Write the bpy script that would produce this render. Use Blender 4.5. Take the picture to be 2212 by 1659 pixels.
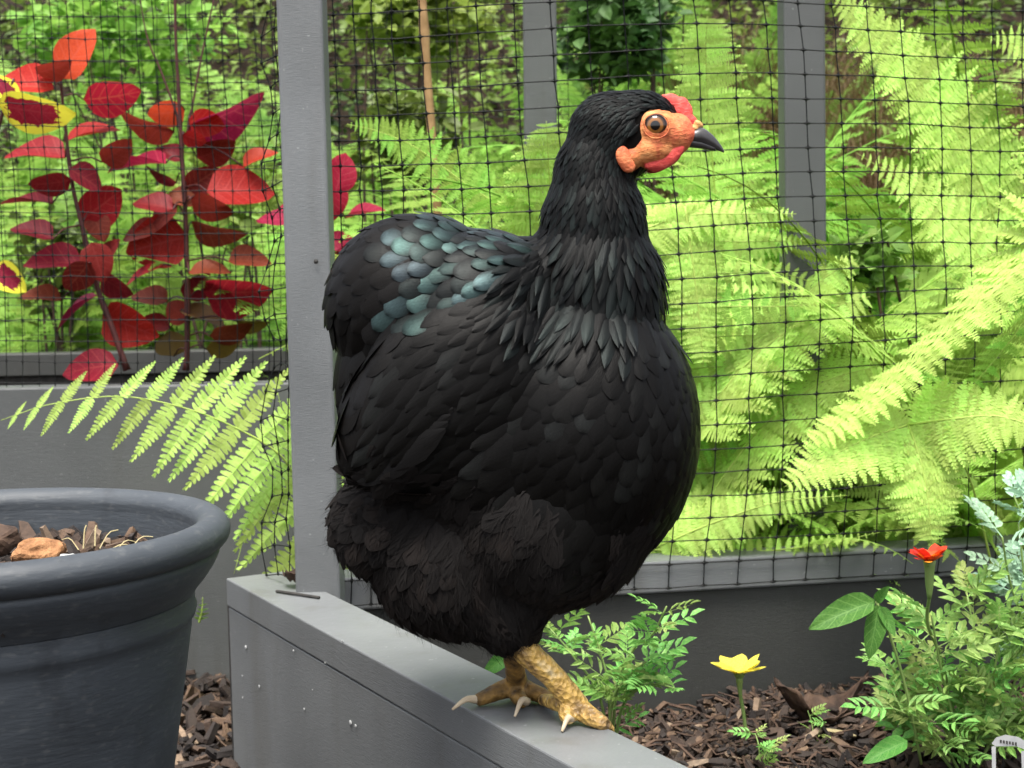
import bpy, bmesh, math, random
import numpy as np
from mathutils import Vector, Matrix, Euler
random.seed(7); rng = np.random.default_rng(7)
for o in list(bpy.data.objects): bpy.data.objects.remove(o)
S = bpy.context.scene
COL = S.collection
PI = math.pi
R = math.radians

# ------------------------------------------------------------------ camera
FPX, CW, CH = 3404.0, 2212.0, 1659.0       # focal length and picture size in reference pixels
PITCH, ROLL = R(5.0), R(1.1)
CAM = Vector((0, 0, 0.49))
Fv = Vector((0, math.cos(PITCH), -math.sin(PITCH)))
U0 = Vector((0, math.sin(PITCH), math.cos(PITCH))); R0 = Vector((1, 0, 0))
Rv = R0*math.cos(ROLL) - U0*math.sin(ROLL)
Uv = R0*math.sin(ROLL) + U0*math.cos(ROLL)
cd = bpy.data.cameras.new('camera'); cam = bpy.data.objects.new('camera', cd); COL.objects.link(cam)
M = Matrix.Identity(4)
for i in range(3):
    M[i][0] = Rv[i]; M[i][1] = Uv[i]; M[i][2] = -Fv[i]; M[i][3] = CAM[i]
cam.matrix_world = M
cd.sensor_width = 36; cd.lens = 36*FPX/CW; cd.clip_start = 0.02; cd.clip_end = 200
cd.dof.use_dof = True; cd.dof.focus_distance = 1.02; cd.dof.aperture_fstop = 22
S.camera = cam

# ------------------------------------------------------------------ sky, sun, exposure
SUN_EL, SUN_AZ = R(72), R(195)
w = bpy.data.worlds.new('World'); S.world = w; w.use_nodes = True
wn = w.node_tree.nodes; wl = w.node_tree.links
bg = wn['Background']
sky = wn.new('ShaderNodeTexSky'); sky.sky_type = 'NISHITA'; sky.sun_disc = False
sky.sun_elevation = SUN_EL; sky.sun_rotation = SUN_AZ; sky.air_density = 1.0; sky.dust_density = 4.0; sky.ozone_density = 1.0
hs = wn.new('ShaderNodeHueSaturation'); hs.inputs['Saturation'].default_value = 0.35      # overcast white
wl.new(sky.outputs['Color'], hs.inputs['Color']); wl.new(hs.outputs['Color'], bg.inputs['Color'])
bg.inputs['Strength'].default_value = 0.09
sd = bpy.data.lights.new('sun', 'SUN'); sd.energy = 1.5; sd.angle = R(25); sd.color = (1.0, 0.965, 0.9)
sun = bpy.data.objects.new('sun', sd); COL.objects.link(sun)
sv = Vector((math.sin(SUN_AZ)*math.cos(SUN_EL), math.cos(SUN_AZ)*math.cos(SUN_EL), math.sin(SUN_EL)))
sun.rotation_euler = sv.to_track_quat('Z', 'Y').to_euler()
S.view_settings.view_transform = 'Standard'; S.view_settings.look = 'None'
S.view_settings.exposure = 2.12; S.view_settings.gamma = 1.0
S.render.engine = 'CYCLES'
S.cycles.max_bounces = 6; S.cycles.diffuse_bounces = 3; S.cycles.transmission_bounces = 3; S.cycles.transparent_max_bounces = 4
S.cycles.use_denoising = True

# ------------------------------------------------------------------ helpers
def ray(u, v):
    return Fv + Rv*((u-CW/2)/FPX) - Uv*((v-CH/2)/FPX)
def at(u, v, Y):                                   # point of the line of sight at depth Y
    d = ray(u, v); return CAM + d*(Y/d.y)
def atz(u, v, z):                                  # ... at height z
    d = ray(u, v); return CAM + d*((z-CAM.z)/d.z)

class MB:
    def __init__(s): s.v = []; s.f = []; s.uv = []
    def add(s, vs, fs, uvs=None):
        b = len(s.v); s.v += [tuple(p) for p in vs]
        s.f += [tuple(b+i for i in f) for f in fs]
        if uvs is not None: s.uv += [tuple(q) for q in uvs]
    def box(s, c, sx, sy, sz, rot=0.0):
        vs = []
        for dx in (-.5, .5):
            for dy in (-.5, .5):
                for dz in (-.5, .5):
                    x, y = dx*sx, dy*sy
                    vs.append((c[0]+x*math.cos(rot)-y*math.sin(rot), c[1]+x*math.sin(rot)+y*math.cos(rot), c[2]+dz*sz))
        s.add(vs, [(0,1,3,2),(4,6,7,5),(0,4,5,1),(2,3,7,6),(0,2,6,4),(1,5,7,3)])
    def tube(s, pts, rads, n=6, cap=True):
        pts = [Vector(p) for p in pts]
        if not hasattr(rads, '__len__'): rads = [rads]*len(pts)
        b = len(s.v); up = None
        for i, p in enumerate(pts):
            t = (pts[min(i+1, len(pts)-1)] - pts[max(i-1, 0)]).normalized()
            if up is None:
                a = Vector((0,0,1)) if abs(t.z) < .9 else Vector((1,0,0)); up = t.cross(a).normalized()
            up = (up - t*up.dot(t)).normalized(); sd_ = t.cross(up)
            for k in range(n):
                a = 2*PI*k/n; q = p + (up*math.cos(a) + sd_*math.sin(a))*rads[i]; s.v.append(tuple(q))
        for i in range(len(pts)-1):
            for k in range(n):
                k2 = (k+1) % n
                s.f.append((b+i*n+k, b+i*n+k2, b+(i+1)*n+k2, b+(i+1)*n+k))
        if cap:
            s.f.append(tuple(b+k for k in range(n))[::-1]); e = b+(len(pts)-1)*n; s.f.append(tuple(e+k for k in range(n)))
    def mesh(s, name, mat, smooth=False):
        me = bpy.data.meshes.new(name); me.from_pydata(s.v, [], s.f)
        if s.uv and len(s.uv) == len(s.v):
            uvl = me.uv_layers.new(name='UVMap')
            li = np.empty(len(me.loops), dtype=np.int32); me.loops.foreach_get('vertex_index', li)
            uvl.data.foreach_set('uv', np.asarray(s.uv, dtype=np.float32)[li].ravel())
        if mat: me.materials.append(mat)
        if smooth: me.polygons.foreach_set('use_smooth', [True]*len(me.polygons))
        me.update(); return me
    def build(s, name, mat, parent=None, smooth=False):
        return link(name, s.mesh(name, mat, smooth), parent)

def link(name, data, parent=None, mw=None):
    o = bpy.data.objects.new(name, data); COL.objects.link(o)
    if mw is not None: o.matrix_world = mw
    if parent:
        o.parent = parent; o.matrix_parent_inverse = parent.matrix_basis.inverted()
        if mw is not None: o.matrix_basis = mw
    return o
def tag(o, label=None, cat=None, group=None, kind=None):
    if label: o['label'] = label
    if cat: o['category'] = cat
    if group: o['group'] = group
    if kind: o['kind'] = kind
    return o
def empty(name, loc, label, cat, group=None):
    o = bpy.data.objects.new(name, None); COL.objects.link(o); o.location = loc; o.empty_display_size = .02
    return tag(o, label, cat, group)
def bevel(o, wdt=.002, seg=2):
    m = o.modifiers.new('bevel', 'BEVEL'); m.width = wdt; m.segments = seg; m.limit_method = 'ANGLE'; return o
def frame(x, y, z, p):                              # matrix from three column vectors and a place
    m = Matrix.Identity(4)
    for i in range(3): m[i][0] = x[i]; m[i][1] = y[i]; m[i][2] = z[i]; m[i][3] = p[i]
    return m
def spline(pts, n):                                 # Catmull-Rom through the points
    P = [Vector(p) for p in pts]; P = [P[0]*2-P[1]] + P + [P[-1]*2-P[-2]]
    out = []; seg = len(P)-3
    for i in range(n):
        x = i/(n-1)*seg; k = min(int(x), seg-1); t = x-k
        a, b, c, d = P[k:k+4]
        out.append(.5*((2*b)+(c-a)*t+(2*a-5*b+4*c-d)*t*t+(3*b-a-3*c+d)*t**3))
    return out

# ------------------------------------------------------------------ materials
def newmat(name):
    m = bpy.data.materials.new(name); m.use_nodes = True; nt = m.node_tree
    return m, nt.nodes, nt.links, nt.nodes['Principled BSDF']
def ramp(nd, stops):
    r = nd.new('ShaderNodeValToRGB'); e = r.color_ramp.elements
    e[0].position, e[0].color = stops[0][0], (*stops[0][1], 1); e[1].position, e[1].color = stops[-1][0], (*stops[-1][1], 1)
    for p, c in stops[1:-1]:
        q = e.new(p); q.color = (*c, 1)
    return r
def noise(nd, lk, scale, detail=4, coord='Object', vec=None, sc=None):
    n = nd.new('ShaderNodeTexNoise'); n.inputs['Scale'].default_value = scale; n.inputs['Detail'].default_value = detail
    t = nd.new('ShaderNodeTexCoord'); src = t.outputs[coord]
    if sc:
        mp = nd.new('ShaderNodeMapping'); mp.inputs['Scale'].default_value = sc; lk.new(src, mp.inputs['Vector']); src = mp.outputs['Vector']
    lk.new(src, n.inputs['Vector']); return n
def bump(nd, lk, h, p, strength=.3, dist=.002):
    b = nd.new('ShaderNodeBump'); b.inputs['Strength'].default_value = strength; b.inputs['Distance'].default_value = dist
    lk.new(h, b.inputs['Height']); lk.new(b.outputs['Normal'], p.inputs['Normal']); return b
def leafmat(name, c1, c2, trans=.45, rough=.5, scale=30, spec=.35, hue=.03, blem=.0):
    """leaf: two-tone colour, each piece a little different, light shining through"""
    m, nd, lk, p = newmat(name)
    n = noise(nd, lk, scale, 3); r = ramp(nd, [(.3, c1), (.7, c2)]); lk.new(n.outputs['Fac'], r.inputs['Fac'])
    oi = nd.new('ShaderNodeObjectInfo'); h = nd.new('ShaderNodeHueSaturation')
    mr = nd.new('ShaderNodeMapRange'); mr.inputs['To Min'].default_value = .5-hue; mr.inputs['To Max'].default_value = .5+hue
    mv = nd.new('ShaderNodeMapRange'); mv.inputs['To Min'].default_value = .72; mv.inputs['To Max'].default_value = 1.2
    lk.new(oi.outputs['Random'], mr.inputs['Value']); lk.new(oi.outputs['Random'], mv.inputs['Value'])
    lk.new(mr.outputs['Result'], h.inputs['Hue']); lk.new(mv.outputs['Result'], h.inputs['Value'])
    src = r.outputs['Color']
    if blem:                                           # scattered browned and yellowed patches
        bn_ = noise(nd, lk, 11, 6, 'Generated'); br = ramp(nd, [(.60, (0, 0, 0)), (.72, (1, 1, 1))]); lk.new(bn_.outputs['Fac'], br.inputs['Fac'])
        bm_ = nd.new('ShaderNodeMath'); bm_.operation = 'MULTIPLY'; bm_.inputs[1].default_value = blem; lk.new(br.outputs['Color'], bm_.inputs[0])
        bx = nd.new('ShaderNodeMix'); bx.data_type = 'RGBA'; bx.inputs['B'].default_value = (c1[0]*.9, c1[1]*.55, c1[2]*.6, 1); lk.new(bm_.outputs[0], bx.inputs['Factor']); lk.new(src, bx.inputs['A']); src = bx.outputs['Result']
    lk.new(src, h.inputs['Color'])
    lk.new(h.outputs['Color'], p.inputs['Base Color']); p.inputs['Roughness'].default_value = rough; p.inputs['Specular IOR Level'].default_value = spec
    tr = nd.new('ShaderNodeBsdfTranslucent'); lk.new(h.outputs['Color'], tr.inputs['Color'])
    mx = nd.new('ShaderNodeMixShader'); mx.inputs['Fac'].default_value = trans
    lk.new(p.outputs['BSDF'], mx.inputs[1]); lk.new(tr.outputs['BSDF'], mx.inputs[2])
    lk.new(mx.outputs['Shader'], nd['Material Output'].inputs['Surface']); return m
def paint(name, col, var=.12, rough=.45, specks=True, grain=(3, 3, 60)):
    m, nd, lk, p = newmat(name)
    n = noise(nd, lk, 9, 6); c = Vector(col)
    r = ramp(nd, [(.25, tuple(c*(1-var))), (.75, tuple(c*(1+var)))]); lk.new(n.outputs['Fac'], r.inputs['Fac'])
    col_out = r.outputs['Color']
    d = noise(nd, lk, 2.3, 8); dr = ramp(nd, [(.5, (0, 0, 0)), (.72, (1, 1, 1))]); lk.new(d.outputs['Fac'], dr.inputs['Fac'])
    mx = nd.new('ShaderNodeMix'); mx.data_type = 'RGBA'; mx.inputs['B'].default_value = (c[0]*.8, c[1]*.76, c[2]*.66, 1)
    ml = nd.new('ShaderNodeMath'); ml.operation = 'MULTIPLY'; ml.inputs[1].default_value = .45; lk.new(dr.outputs['Color'], ml.inputs[0])
    lk.new(ml.outputs[0], mx.inputs['Factor']); lk.new(col_out, mx.inputs['A']); col_out = mx.outputs['Result']
    st = noise(nd, lk, 26, 5, sc=(1, 1, .10)); sr = ramp(nd, [(.56, (0, 0, 0)), (.74, (1, 1, 1))]); lk.new(st.outputs['Fac'], sr.inputs['Fac'])
    sm = nd.new('ShaderNodeMath'); sm.operation = 'MULTIPLY'; sm.inputs[1].default_value = .4; lk.new(sr.outputs['Color'], sm.inputs[0])
    m2 = nd.new('ShaderNodeMix'); m2.data_type = 'RGBA'; m2.inputs['B'].default_value = (c[0]*.62, c[1]*.56, c[2]*.46, 1); lk.new(sm.outputs[0], m2.inputs['Factor']); lk.new(col_out, m2.inputs['A']); col_out = m2.outputs['Result']
    sp_ = noise(nd, lk, 210, 2); sq = ramp(nd, [(.70, (0, 0, 0)), (.76, (1, 1, 1))]); lk.new(sp_.outputs['Fac'], sq.inputs['Fac'])
    m3 = nd.new('ShaderNodeMix'); m3.data_type = 'RGBA'; m3.inputs['B'].default_value = (c[0]*1.7, c[1]*1.7, c[2]*1.65, 1); lk.new(sq.outputs['Color'], m3.inputs['Factor']); lk.new(col_out, m3.inputs['A']); col_out = m3.outputs['Result']
    lk.new(col_out, p.inputs['Base Color']); p.inputs['Roughness'].default_value = rough; p.inputs['Specular IOR Level'].default_value = .4
    g = noise(nd, lk, 40, 5, sc=grain); bump(nd, lk, g.outputs['Fac'], p, .35, .0012)
    return m
def plain(name, c1, c2, scale=40, rough=.7, bs=.4, bd=.002, spec=.3, detail=5):
    m, nd, lk, p = newmat(name)
    n = noise(nd, lk, scale, detail); r = ramp(nd, [(.3, c1), (.7, c2)]); lk.new(n.outputs['Fac'], r.inputs['Fac'])
    lk.new(r.outputs['Color'], p.inputs['Base Color']); p.inputs['Roughness'].default_value = rough; p.inputs['Specular IOR Level'].default_value = spec
    if bs: bump(nd, lk, n.outputs['Fac'], p, bs, bd)
    return m

MT = {}
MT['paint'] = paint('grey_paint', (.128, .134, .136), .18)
MT['paint_dark_shade'] = paint('shaded_dark_grey_paint', (.038, .039, .036))  # grey darkened for the shade below the rail; also on the rear rail
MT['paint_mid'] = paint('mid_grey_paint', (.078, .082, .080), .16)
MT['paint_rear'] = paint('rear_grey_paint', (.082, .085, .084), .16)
MT['end'] = plain('stained_end_grain', (.012, .012, .011), (.05, .045, .04), 60)
MT['net'] = plain('black_plastic_net', (.004, .0045, .0045), (.007, .0075, .007), 20, .6, 0, spec=.15)
MT['soil'] = plain('soil', (.008, .006, .004), (.030, .020, .013), 60, .95, .8, .01, spec=.1)
MT['chip'] = None
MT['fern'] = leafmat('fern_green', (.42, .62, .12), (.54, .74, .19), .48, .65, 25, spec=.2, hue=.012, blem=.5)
MT['fern_mid'] = leafmat('fern_mid_shaded_green', (.15, .31, .035), (.28, .45, .075), .42, .65, 20, spec=.2, hue=.02, blem=.6)  # mid green, darkened to put depth shading into the rear fern rows
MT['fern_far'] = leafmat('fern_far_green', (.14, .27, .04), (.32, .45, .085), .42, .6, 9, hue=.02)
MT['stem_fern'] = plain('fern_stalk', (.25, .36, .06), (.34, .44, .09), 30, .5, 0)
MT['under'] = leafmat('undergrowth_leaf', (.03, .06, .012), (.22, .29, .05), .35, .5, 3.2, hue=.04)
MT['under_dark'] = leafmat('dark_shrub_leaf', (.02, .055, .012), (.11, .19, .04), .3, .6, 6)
MT['lime'] = leafmat('lime_leaf', (.26, .42, .04), (.42, .54, .07), .4, .5, 9)
MT['drygrass'] = leafmat('dry_grass_blade', (.10, .07, .025), (.22, .16, .07), .25, .7, 6)
MT['red'] = leafmat('red_leaf', (.42, .025, .025), (.50, .045, .030), .4, .45, 35, hue=.012)
MT['orange'] = leafmat('orange_red_leaf', (.62, .055, .022), (.72, .11, .04), .42, .45, 35, hue=.012)
MT['crimson'] = leafmat('crimson_leaf', (.30, .015, .035), (.42, .03, .07), .4, .4, 35, hue=.012)
MT['maroon'] = leafmat('maroon_leaf', (.14, .018, .012), (.22, .035, .02), .35, .4, 35, hue=.012)
MT['olive'] = leafmat('olive_brown_leaf', (.10, .055, .012), (.16, .085, .02), .35, .5, 35)
MT['redstem'] = plain('maroon_stem', (.03, .008, .008), (.075, .02, .018), 60, .5, .2)
MT['stake'] = plain('cane_stake', (.20, .115, .045), (.33, .20, .09), 60, .6, .3)
MT['marigold'] = leafmat('marigold_leaf', (.15, .36, .075), (.32, .50, .13), .40, .5, 22, hue=.03)
MT['marigold_pale'] = leafmat('marigold_pale_leaf', (.30, .47, .12), (.46, .58, .20), .38, .55, 22, hue=.03)
MT['silver'] = leafmat('silver_green_leaf', (.20, .36, .22), (.36, .52, .36), .25, .7, 22)
MT['broad'] = leafmat('broad_green_leaf', (.07, .20, .03), (.14, .30, .05), .35, .35, 30)
MT['gstem'] = plain('green_stem', (.12, .20, .05), (.22, .30, .09), 40, .5, .1)
MT['tanstem'] = plain('dry_stem', (.25, .20, .10), (.42, .36, .20), 40, .7, .2)
MT['petal_y'] = leafmat('yellow_petal', (.90, .74, .03), (.95, .88, .20), .5, .5, 40, hue=.003)
MT['petal_r'] = leafmat('red_petal', (.62, .02, .012), (.75, .06, .015), .3, .5, 40, hue=.006)
MT['petal_o'] = leafmat('orange_petal', (.85, .22, .015), (.9, .36, .03), .3, .5, 40, hue=.006)
MT['deadleaf'] = plain('dead_leaf', (.018, .010, .007), (.085, .050, .032), 70, .8, .6, .004)
MT['bark_tan'] = plain('tan_bark', (.16, .07, .028), (.36, .18, .08), 130, .85, 1.0, .006)
MT['white'] = plain('white_speck', (.30, .31, .31), (.42, .42, .41), 90, .7, 0)

def chipmat(name, stops):
    m, nd, lk, p = newmat(name)
    a = nd.new('ShaderNodeAttribute'); a.attribute_name = 'rnd'
    r = ramp(nd, stops); r.color_ramp.interpolation = 'CONSTANT' if False else 'LINEAR'
    lk.new(a.outputs['Fac'], r.inputs['Fac'])
    n = noise(nd, lk, 220, 4); mx = nd.new('ShaderNodeMix'); mx.data_type = 'RGBA'; mx.blend_type = 'MULTIPLY'; mx.inputs['Factor'].default_value = .8
    rr = ramp(nd, [(.3, (.45, .45, .45)), (.7, (1, 1, 1))]); lk.new(n.outputs['Fac'], rr.inputs['Fac'])
    lk.new(r.outputs['Color'], mx.inputs['A']); lk.new(rr.outputs['Color'], mx.inputs['B'])
    lk.new(mx.outputs['Result'], p.inputs['Base Color']); p.inputs['Roughness'].default_value = .85
    bump(nd, lk, n.outputs['Fac'], p, .5, .002); return m
MT['chip'] = chipmat('bark_mulch', [(0, (.010, .006, .005)), (.5, (.030, .018, .012)), (.8, (.065, .038, .024)), (.95, (.14, .085, .05)), (1, (.30, .22, .15))])

# ------------------------------------------------------------------ ground and hillside
PLANK_Z, REAR_Z, SOIL_Z = .188, .343, .040
def hill(x, y):
    s = max(0.0, y-2.75); return .62*s*(s/(s+.35)) + .05*math.sin(3*x+1.7*y) * min(1, s)
mb = MB(); nx, ny = 60, 60
xs = np.concatenate([np.linspace(-60, -3, 8), np.linspace(-2.8, 2.8, nx-16), np.linspace(3, 60, 8)])
ys = np.concatenate([np.linspace(-40, 0, 6), np.linspace(.2, 6, ny-12), np.linspace(7, 60, 6)])
for y in ys:
    for x in xs:
        mb.v.append((x, y, min(hill(x, y), 2.6 + .02*y) if y > 2.75 else .0))
for j in range(len(ys)-1):
    for i in range(len(xs)-1):
        a = j*len(xs)+i; mb.f.append((a, a+1, a+len(xs)+1, a+len(xs)))
tag(mb.build('ground', MT['soil'], smooth=True), kind='structure')

def scatter_chips(name, region, n, smin, smax, mat, label, cat, zf, parent=None, flat=.5):
    """loose bark pieces, one mesh: nobody could count them"""
    V, F_, A = [], [], []
    k = 0
    while k < n:
        x, y = region()
        z = zf(x, y); L = random.uniform(smin, smax); Wd = L*random.uniform(.2, .5); T = L*random.uniform(.08, .22)
        e = Euler((random.gauss(0, flat), random.gauss(0, flat), random.uniform(0, 2*PI))).to_matrix()
        b = len(V); bend = random.uniform(-.2, .2)*L
        for sx, sy, sz in ((-1,-.6,-1),(-1,.5,-1),(0,-1,-1),(0,1,-1),(1,-.4,-1),(1,.6,-1),(-1,-.5,1),(-1,.4,1),(0,-.9,1),(0,.8,1),(1,-.4,1),(1,.4,1)):
            q = e @ Vector((sx*L/2*random.uniform(.85, 1.1), sy*Wd/2*random.uniform(.8, 1.2), sz*T/2 + bend*(1-sx*sx)*.4))
            V.append((x+q.x, y+q.y, z+q.z+T*.3)); 
        rv = random.random(); A += [rv]*12
        for f in ((0,2,3,1),(2,4,5,3),(6,7,9,8),(8,9,11,10),(0,6,8,2),(2,8,10,4),(1,3,9,7),(3,5,11,9),(0,1,7,6),(4,10,11,5)): F_.append(tuple(b+i for i in f))
        k += 1
    me = bpy.data.meshes.new(name); me.from_pydata(V, [], F_); me.materials.append(mat)
    at_ = me.attributes.new('rnd', 'FLOAT', 'POINT'); at_.data.foreach_set('value', A)
    o = link(name, me, parent); tag(o, label, cat, kind='stuff'); return o
scatter_chips('bark_mulch', lambda: (random.uniform(-.6, .0), random.uniform(.95, 1.76)), 4500, .008, .034, MT['chip'],
              'loose brown bark chips on the ground between pot and bed', 'mulch', lambda x, y: random.uniform(0, .012))

# ------------------------------------------------------------------ the hen's raised bed
A0 = atz(488, 1249, PLANK_Z); A1 = atz(1241, 1659, PLANK_Z)          # front top edge of the plank
dv = (A1-A0); dv.z = 0; dv.normalize(); nv = Vector((-dv.y, dv.x, 0))  # along, and inward (to the soil side)
if nv.y < 0: nv = -nv
PW = .057; LEN = 1.05
ang = math.atan2(dv.y, dv.x)
bed = empty('raised_bed', (A0.x, A0.y, 0), 'grey painted timber garden bed with the black hen on its rim', 'garden bed')
def plank(name, s0, s1, off, wd, z0, z1, mat, parent, bev=.0013):
    c = A0 + dv*((s0+s1)/2) + nv*(off+wd/2); c.z = (z0+z1)/2
    m = MB(); m.box((0, 0, 0), s1-s0, wd, z1-z0, 0)
    me = m.mesh(name, mat); o = link(name, me, parent, Matrix.Translation(c) @ Matrix.Rotation(ang, 4, 'Z'))
    return bevel(o, bev)
plank('cap_board', 0, LEN, 0, PW, PLANK_Z-.026, PLANK_Z, MT['paint'], bed)
plank('side_board', .002, LEN, .0008, PW-.01, 0.0, PLANK_Z-.0268, MT['paint'], bed)
plank('end_strip', -.012, -.0005, .004, .03, 0.0, PLANK_Z-.006, MT['end'], bed, .001)
# back board and rail, turned ten degrees
BA = R(9.5); B0 = Vector((-.20, 1.425, 0)); bd_ = Vector((math.cos(BA), math.sin(BA), 0)); bn = Vector((-bd_.y, bd_.x, 0))
def bplank(name, s0, s1, off, wd, z0, z1, mat, parent, bev=.002):
    c = B0 + bd_*((s0+s1)/2) + bn*(off+wd/2); c.z = (z0+z1)/2
    m = MB(); m.box((0, 0, 0), s1-s0, wd, z1-z0, 0)
    o = link(name, m.mesh(name, mat), parent, Matrix.Translation(c) @ Matrix.Rotation(BA, 4, 'Z')); return bevel(o, bev)
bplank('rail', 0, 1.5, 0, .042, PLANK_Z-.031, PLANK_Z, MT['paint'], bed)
bplank('back_board', 0, 1.5, .008, .03, 0.0, PLANK_Z-.0315, MT['paint_dark_shade'], bed)  # shadow under the rail is put into this board's colour
# soil inside, and its mulch
def inbed(x, y):
    p = Vector((x, y, 0)); a = (p-A0).dot(nv); b = (p-B0).dot(bn); return a > PW-.004 and b < .006
mb = MB(); N = 46
X0, X1, Y0, Y1 = -.22, 1.25, .35, 1.66
def soilz(x, y): return SOIL_Z + .005*math.sin(17*x+3)*math.cos(13*y) + .005*math.sin(6*x-5*y) + .003*math.sin(41*x+33*y)
idx = {}
for j in range(N+1):
    for i in range(N+1):
        x = X0+(X1-X0)*i/N; y = Y0+(Y1-Y0)*j/N
        idx[i, j] = len(mb.v); mb.v.append((x, y, soilz(x, y)))
for j in range(N):
    for i in range(N):
        cx = X0+(X1-X0)*(i+.5)/N; cy = Y0+(Y1-Y0)*(j+.5)/N
        if (Vector((cx, cy, 0))-A0).dot(nv) > PW-.02 and (Vector((cx, cy, 0))-B0).dot(bn) < .028:
            mb.f.append((idx[i,j], idx[i+1,j], idx[i+1,j+1], idx[i,j+1]))
tag(mb.build('bed_soil', MT['soil'], smooth=True), kind='structure')
def bed_pt():
    while True:
        x, y = random.uniform(0, .75), random.uniform(1.0, 1.62)
        if inbed(x, y): return x, y
scatter_chips('bed_mulch', bed_pt, 9000, .005, .026, MT['chip'], 'dark brown mulch and bark bits covering the bed soil', 'mulch',
              lambda x, y: soilz(x, y)+random.uniform(-.002, .010))
# fine rootlets and twigs in the mulch
mb = MB()
for k in range(900):
    x, y = bed_pt(); z = soilz(x, y)+.010; a = random.uniform(0, PI); L = random.uniform(.012, .05); c = random.uniform(-.3, .3)
    pts = [(x+math.cos(a+c*t)*L*t, y+math.sin(a+c*t)*L*t, z+random.uniform(-.004, .008)) for t in (-.5, 0, .5)]
    mb.tube(pts, random.uniform(.0006, .0016), 4)
tag(mb.build('fallen_twigs', MT['deadleaf']), 'thin dry twigs and rootlets strewn over the mulch', 'twigs', kind='stuff')

# ------------------------------------------------------------------ rear bed
rb = empty('rear_raised_bed', (-.6, 2.1, 0), 'grey timber bed at the back holding the red-leaved plants', 'garden bed')
def wbox(name, x0, x1, y0, y1, z0, z1, mat, parent, bev=.002):
    m = MB(); m.box((0, 0, 0), x1-x0, y1-y0, z1-z0)
    return bevel(link(name, m.mesh(name, mat), parent, Matrix.Translation(((x0+x1)/2, (y0+y1)/2, (z0+z1)/2))), bev)
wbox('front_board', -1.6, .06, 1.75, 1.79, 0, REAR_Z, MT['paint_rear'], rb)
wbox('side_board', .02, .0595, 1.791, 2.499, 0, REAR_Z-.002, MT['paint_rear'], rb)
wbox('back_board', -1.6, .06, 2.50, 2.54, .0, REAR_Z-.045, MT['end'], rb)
wbox('back_rail', -1.6, .06, 2.49, 2.535, REAR_Z-.044, REAR_Z-.008, MT['paint_dark_shade'], rb)
mb = MB(); mb.box((-.78, 2.145, .13), 1.59, .70, .26)
tag(mb.build('rear_bed_soil', MT['soil']), kind='structure')

# ------------------------------------------------------------------ posts and cane
def post(u0, v0, u1, v1, Y, wpx, label, zb, mat='paint', dp=None):
    """square post whose face centre runs through two sighted points"""
    a = at(u0, v0, Y); b = at(u1, v1, Y)
    t = (a-b).normalized(); wd = wpx/FPX*Y; dp = dp or wd
    top = a + t*.22; bot = b + t*((zb-b.z)/t.z)
    m = MB(); vs = []
    for p in (bot, top):
        for sx, sy in ((-1, 0), (1, 0), (1, 1), (-1, 1)): vs.append((p.x+sx*wd/2, p.y+sy*dp, p.z))
    m.add(vs, [(3,2,1,0), (4,5,6,7), (0,1,5,4), (1,2,6,5), (2,3,7,6), (3,0,4,7)])
    o = m.build('fence_post', MT[mat]); bevel(o, .0025); return tag(o, label, 'post', 'grey posts holding the netting')
p1 = post(646, 0, 687, 1280, 1.375, 98, 'light grey post standing in front of the hen tail at the near bed corner', .03)
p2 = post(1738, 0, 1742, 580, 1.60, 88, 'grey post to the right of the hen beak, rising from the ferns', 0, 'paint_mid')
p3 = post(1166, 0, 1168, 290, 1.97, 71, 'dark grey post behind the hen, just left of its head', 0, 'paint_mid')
mb = MB()
pts = spline([at(908, -60, 1.9), at(922, 150, 1.9), at(935, 320, 1.9), at(946, 470, 1.9), at(960, 700, 1.92), at(975, 1000, 1.95)], 26)
mb.tube(pts, [.0052 + (.0014 if i % 7 == 3 else 0) + random.uniform(-.0002, .0002) for i in range(26)], 8)
tag(mb.build('cane_stake', MT['stake'], smooth=True), 'thin brown cane stake between the near post and the hen', 'stake')
bp = at(683*1.0, 565, 1.373); mb = MB()
for k in range(8): mb.v.append((bp.x+.0022*math.cos(k*PI/4), bp.y-.0012, bp.z+.0022*math.sin(k*PI/4)))
mb.v.append((bp.x, bp.y-.0022, bp.z))
for k in range(8): mb.f.append((k, (k+1) % 8, 8))
mb.f.append(tuple(range(7, -1, -1)))
mb.build('screw_head', MT['end'], p1)

# ------------------------------------------------------------------ netting
def net(name, fn, nu, nvv, label, r=.00055, knot=.0015, skip=None):
    """plastic net: fn(i, j) gives the place of a knot; strands swell into each knot"""
    mb = MB()
    P = [[Vector(fn(i, j)) for j in range(nvv+1)] for i in range(nu+1)]
    def strand(a, b):
        m1, m2 = a.lerp(b, .12), a.lerp(b, .88)
        mb.tube([a, m1, m2, b], [knot, r, r, knot], 4, False)
    for i in range(nu+1):
        for j in range(nvv+1):
            if skip and skip(i, j): continue
            if i < nu: strand(P[i][j], P[i+1][j])
            if j < nvv: strand(P[i][j], P[i][j+1])
    return tag(mb.build(name, MT['net']), label, 'netting', 'black plastic bird netting')
jit = lambda s: random.gauss(0, s)
ZS = .0228
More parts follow.
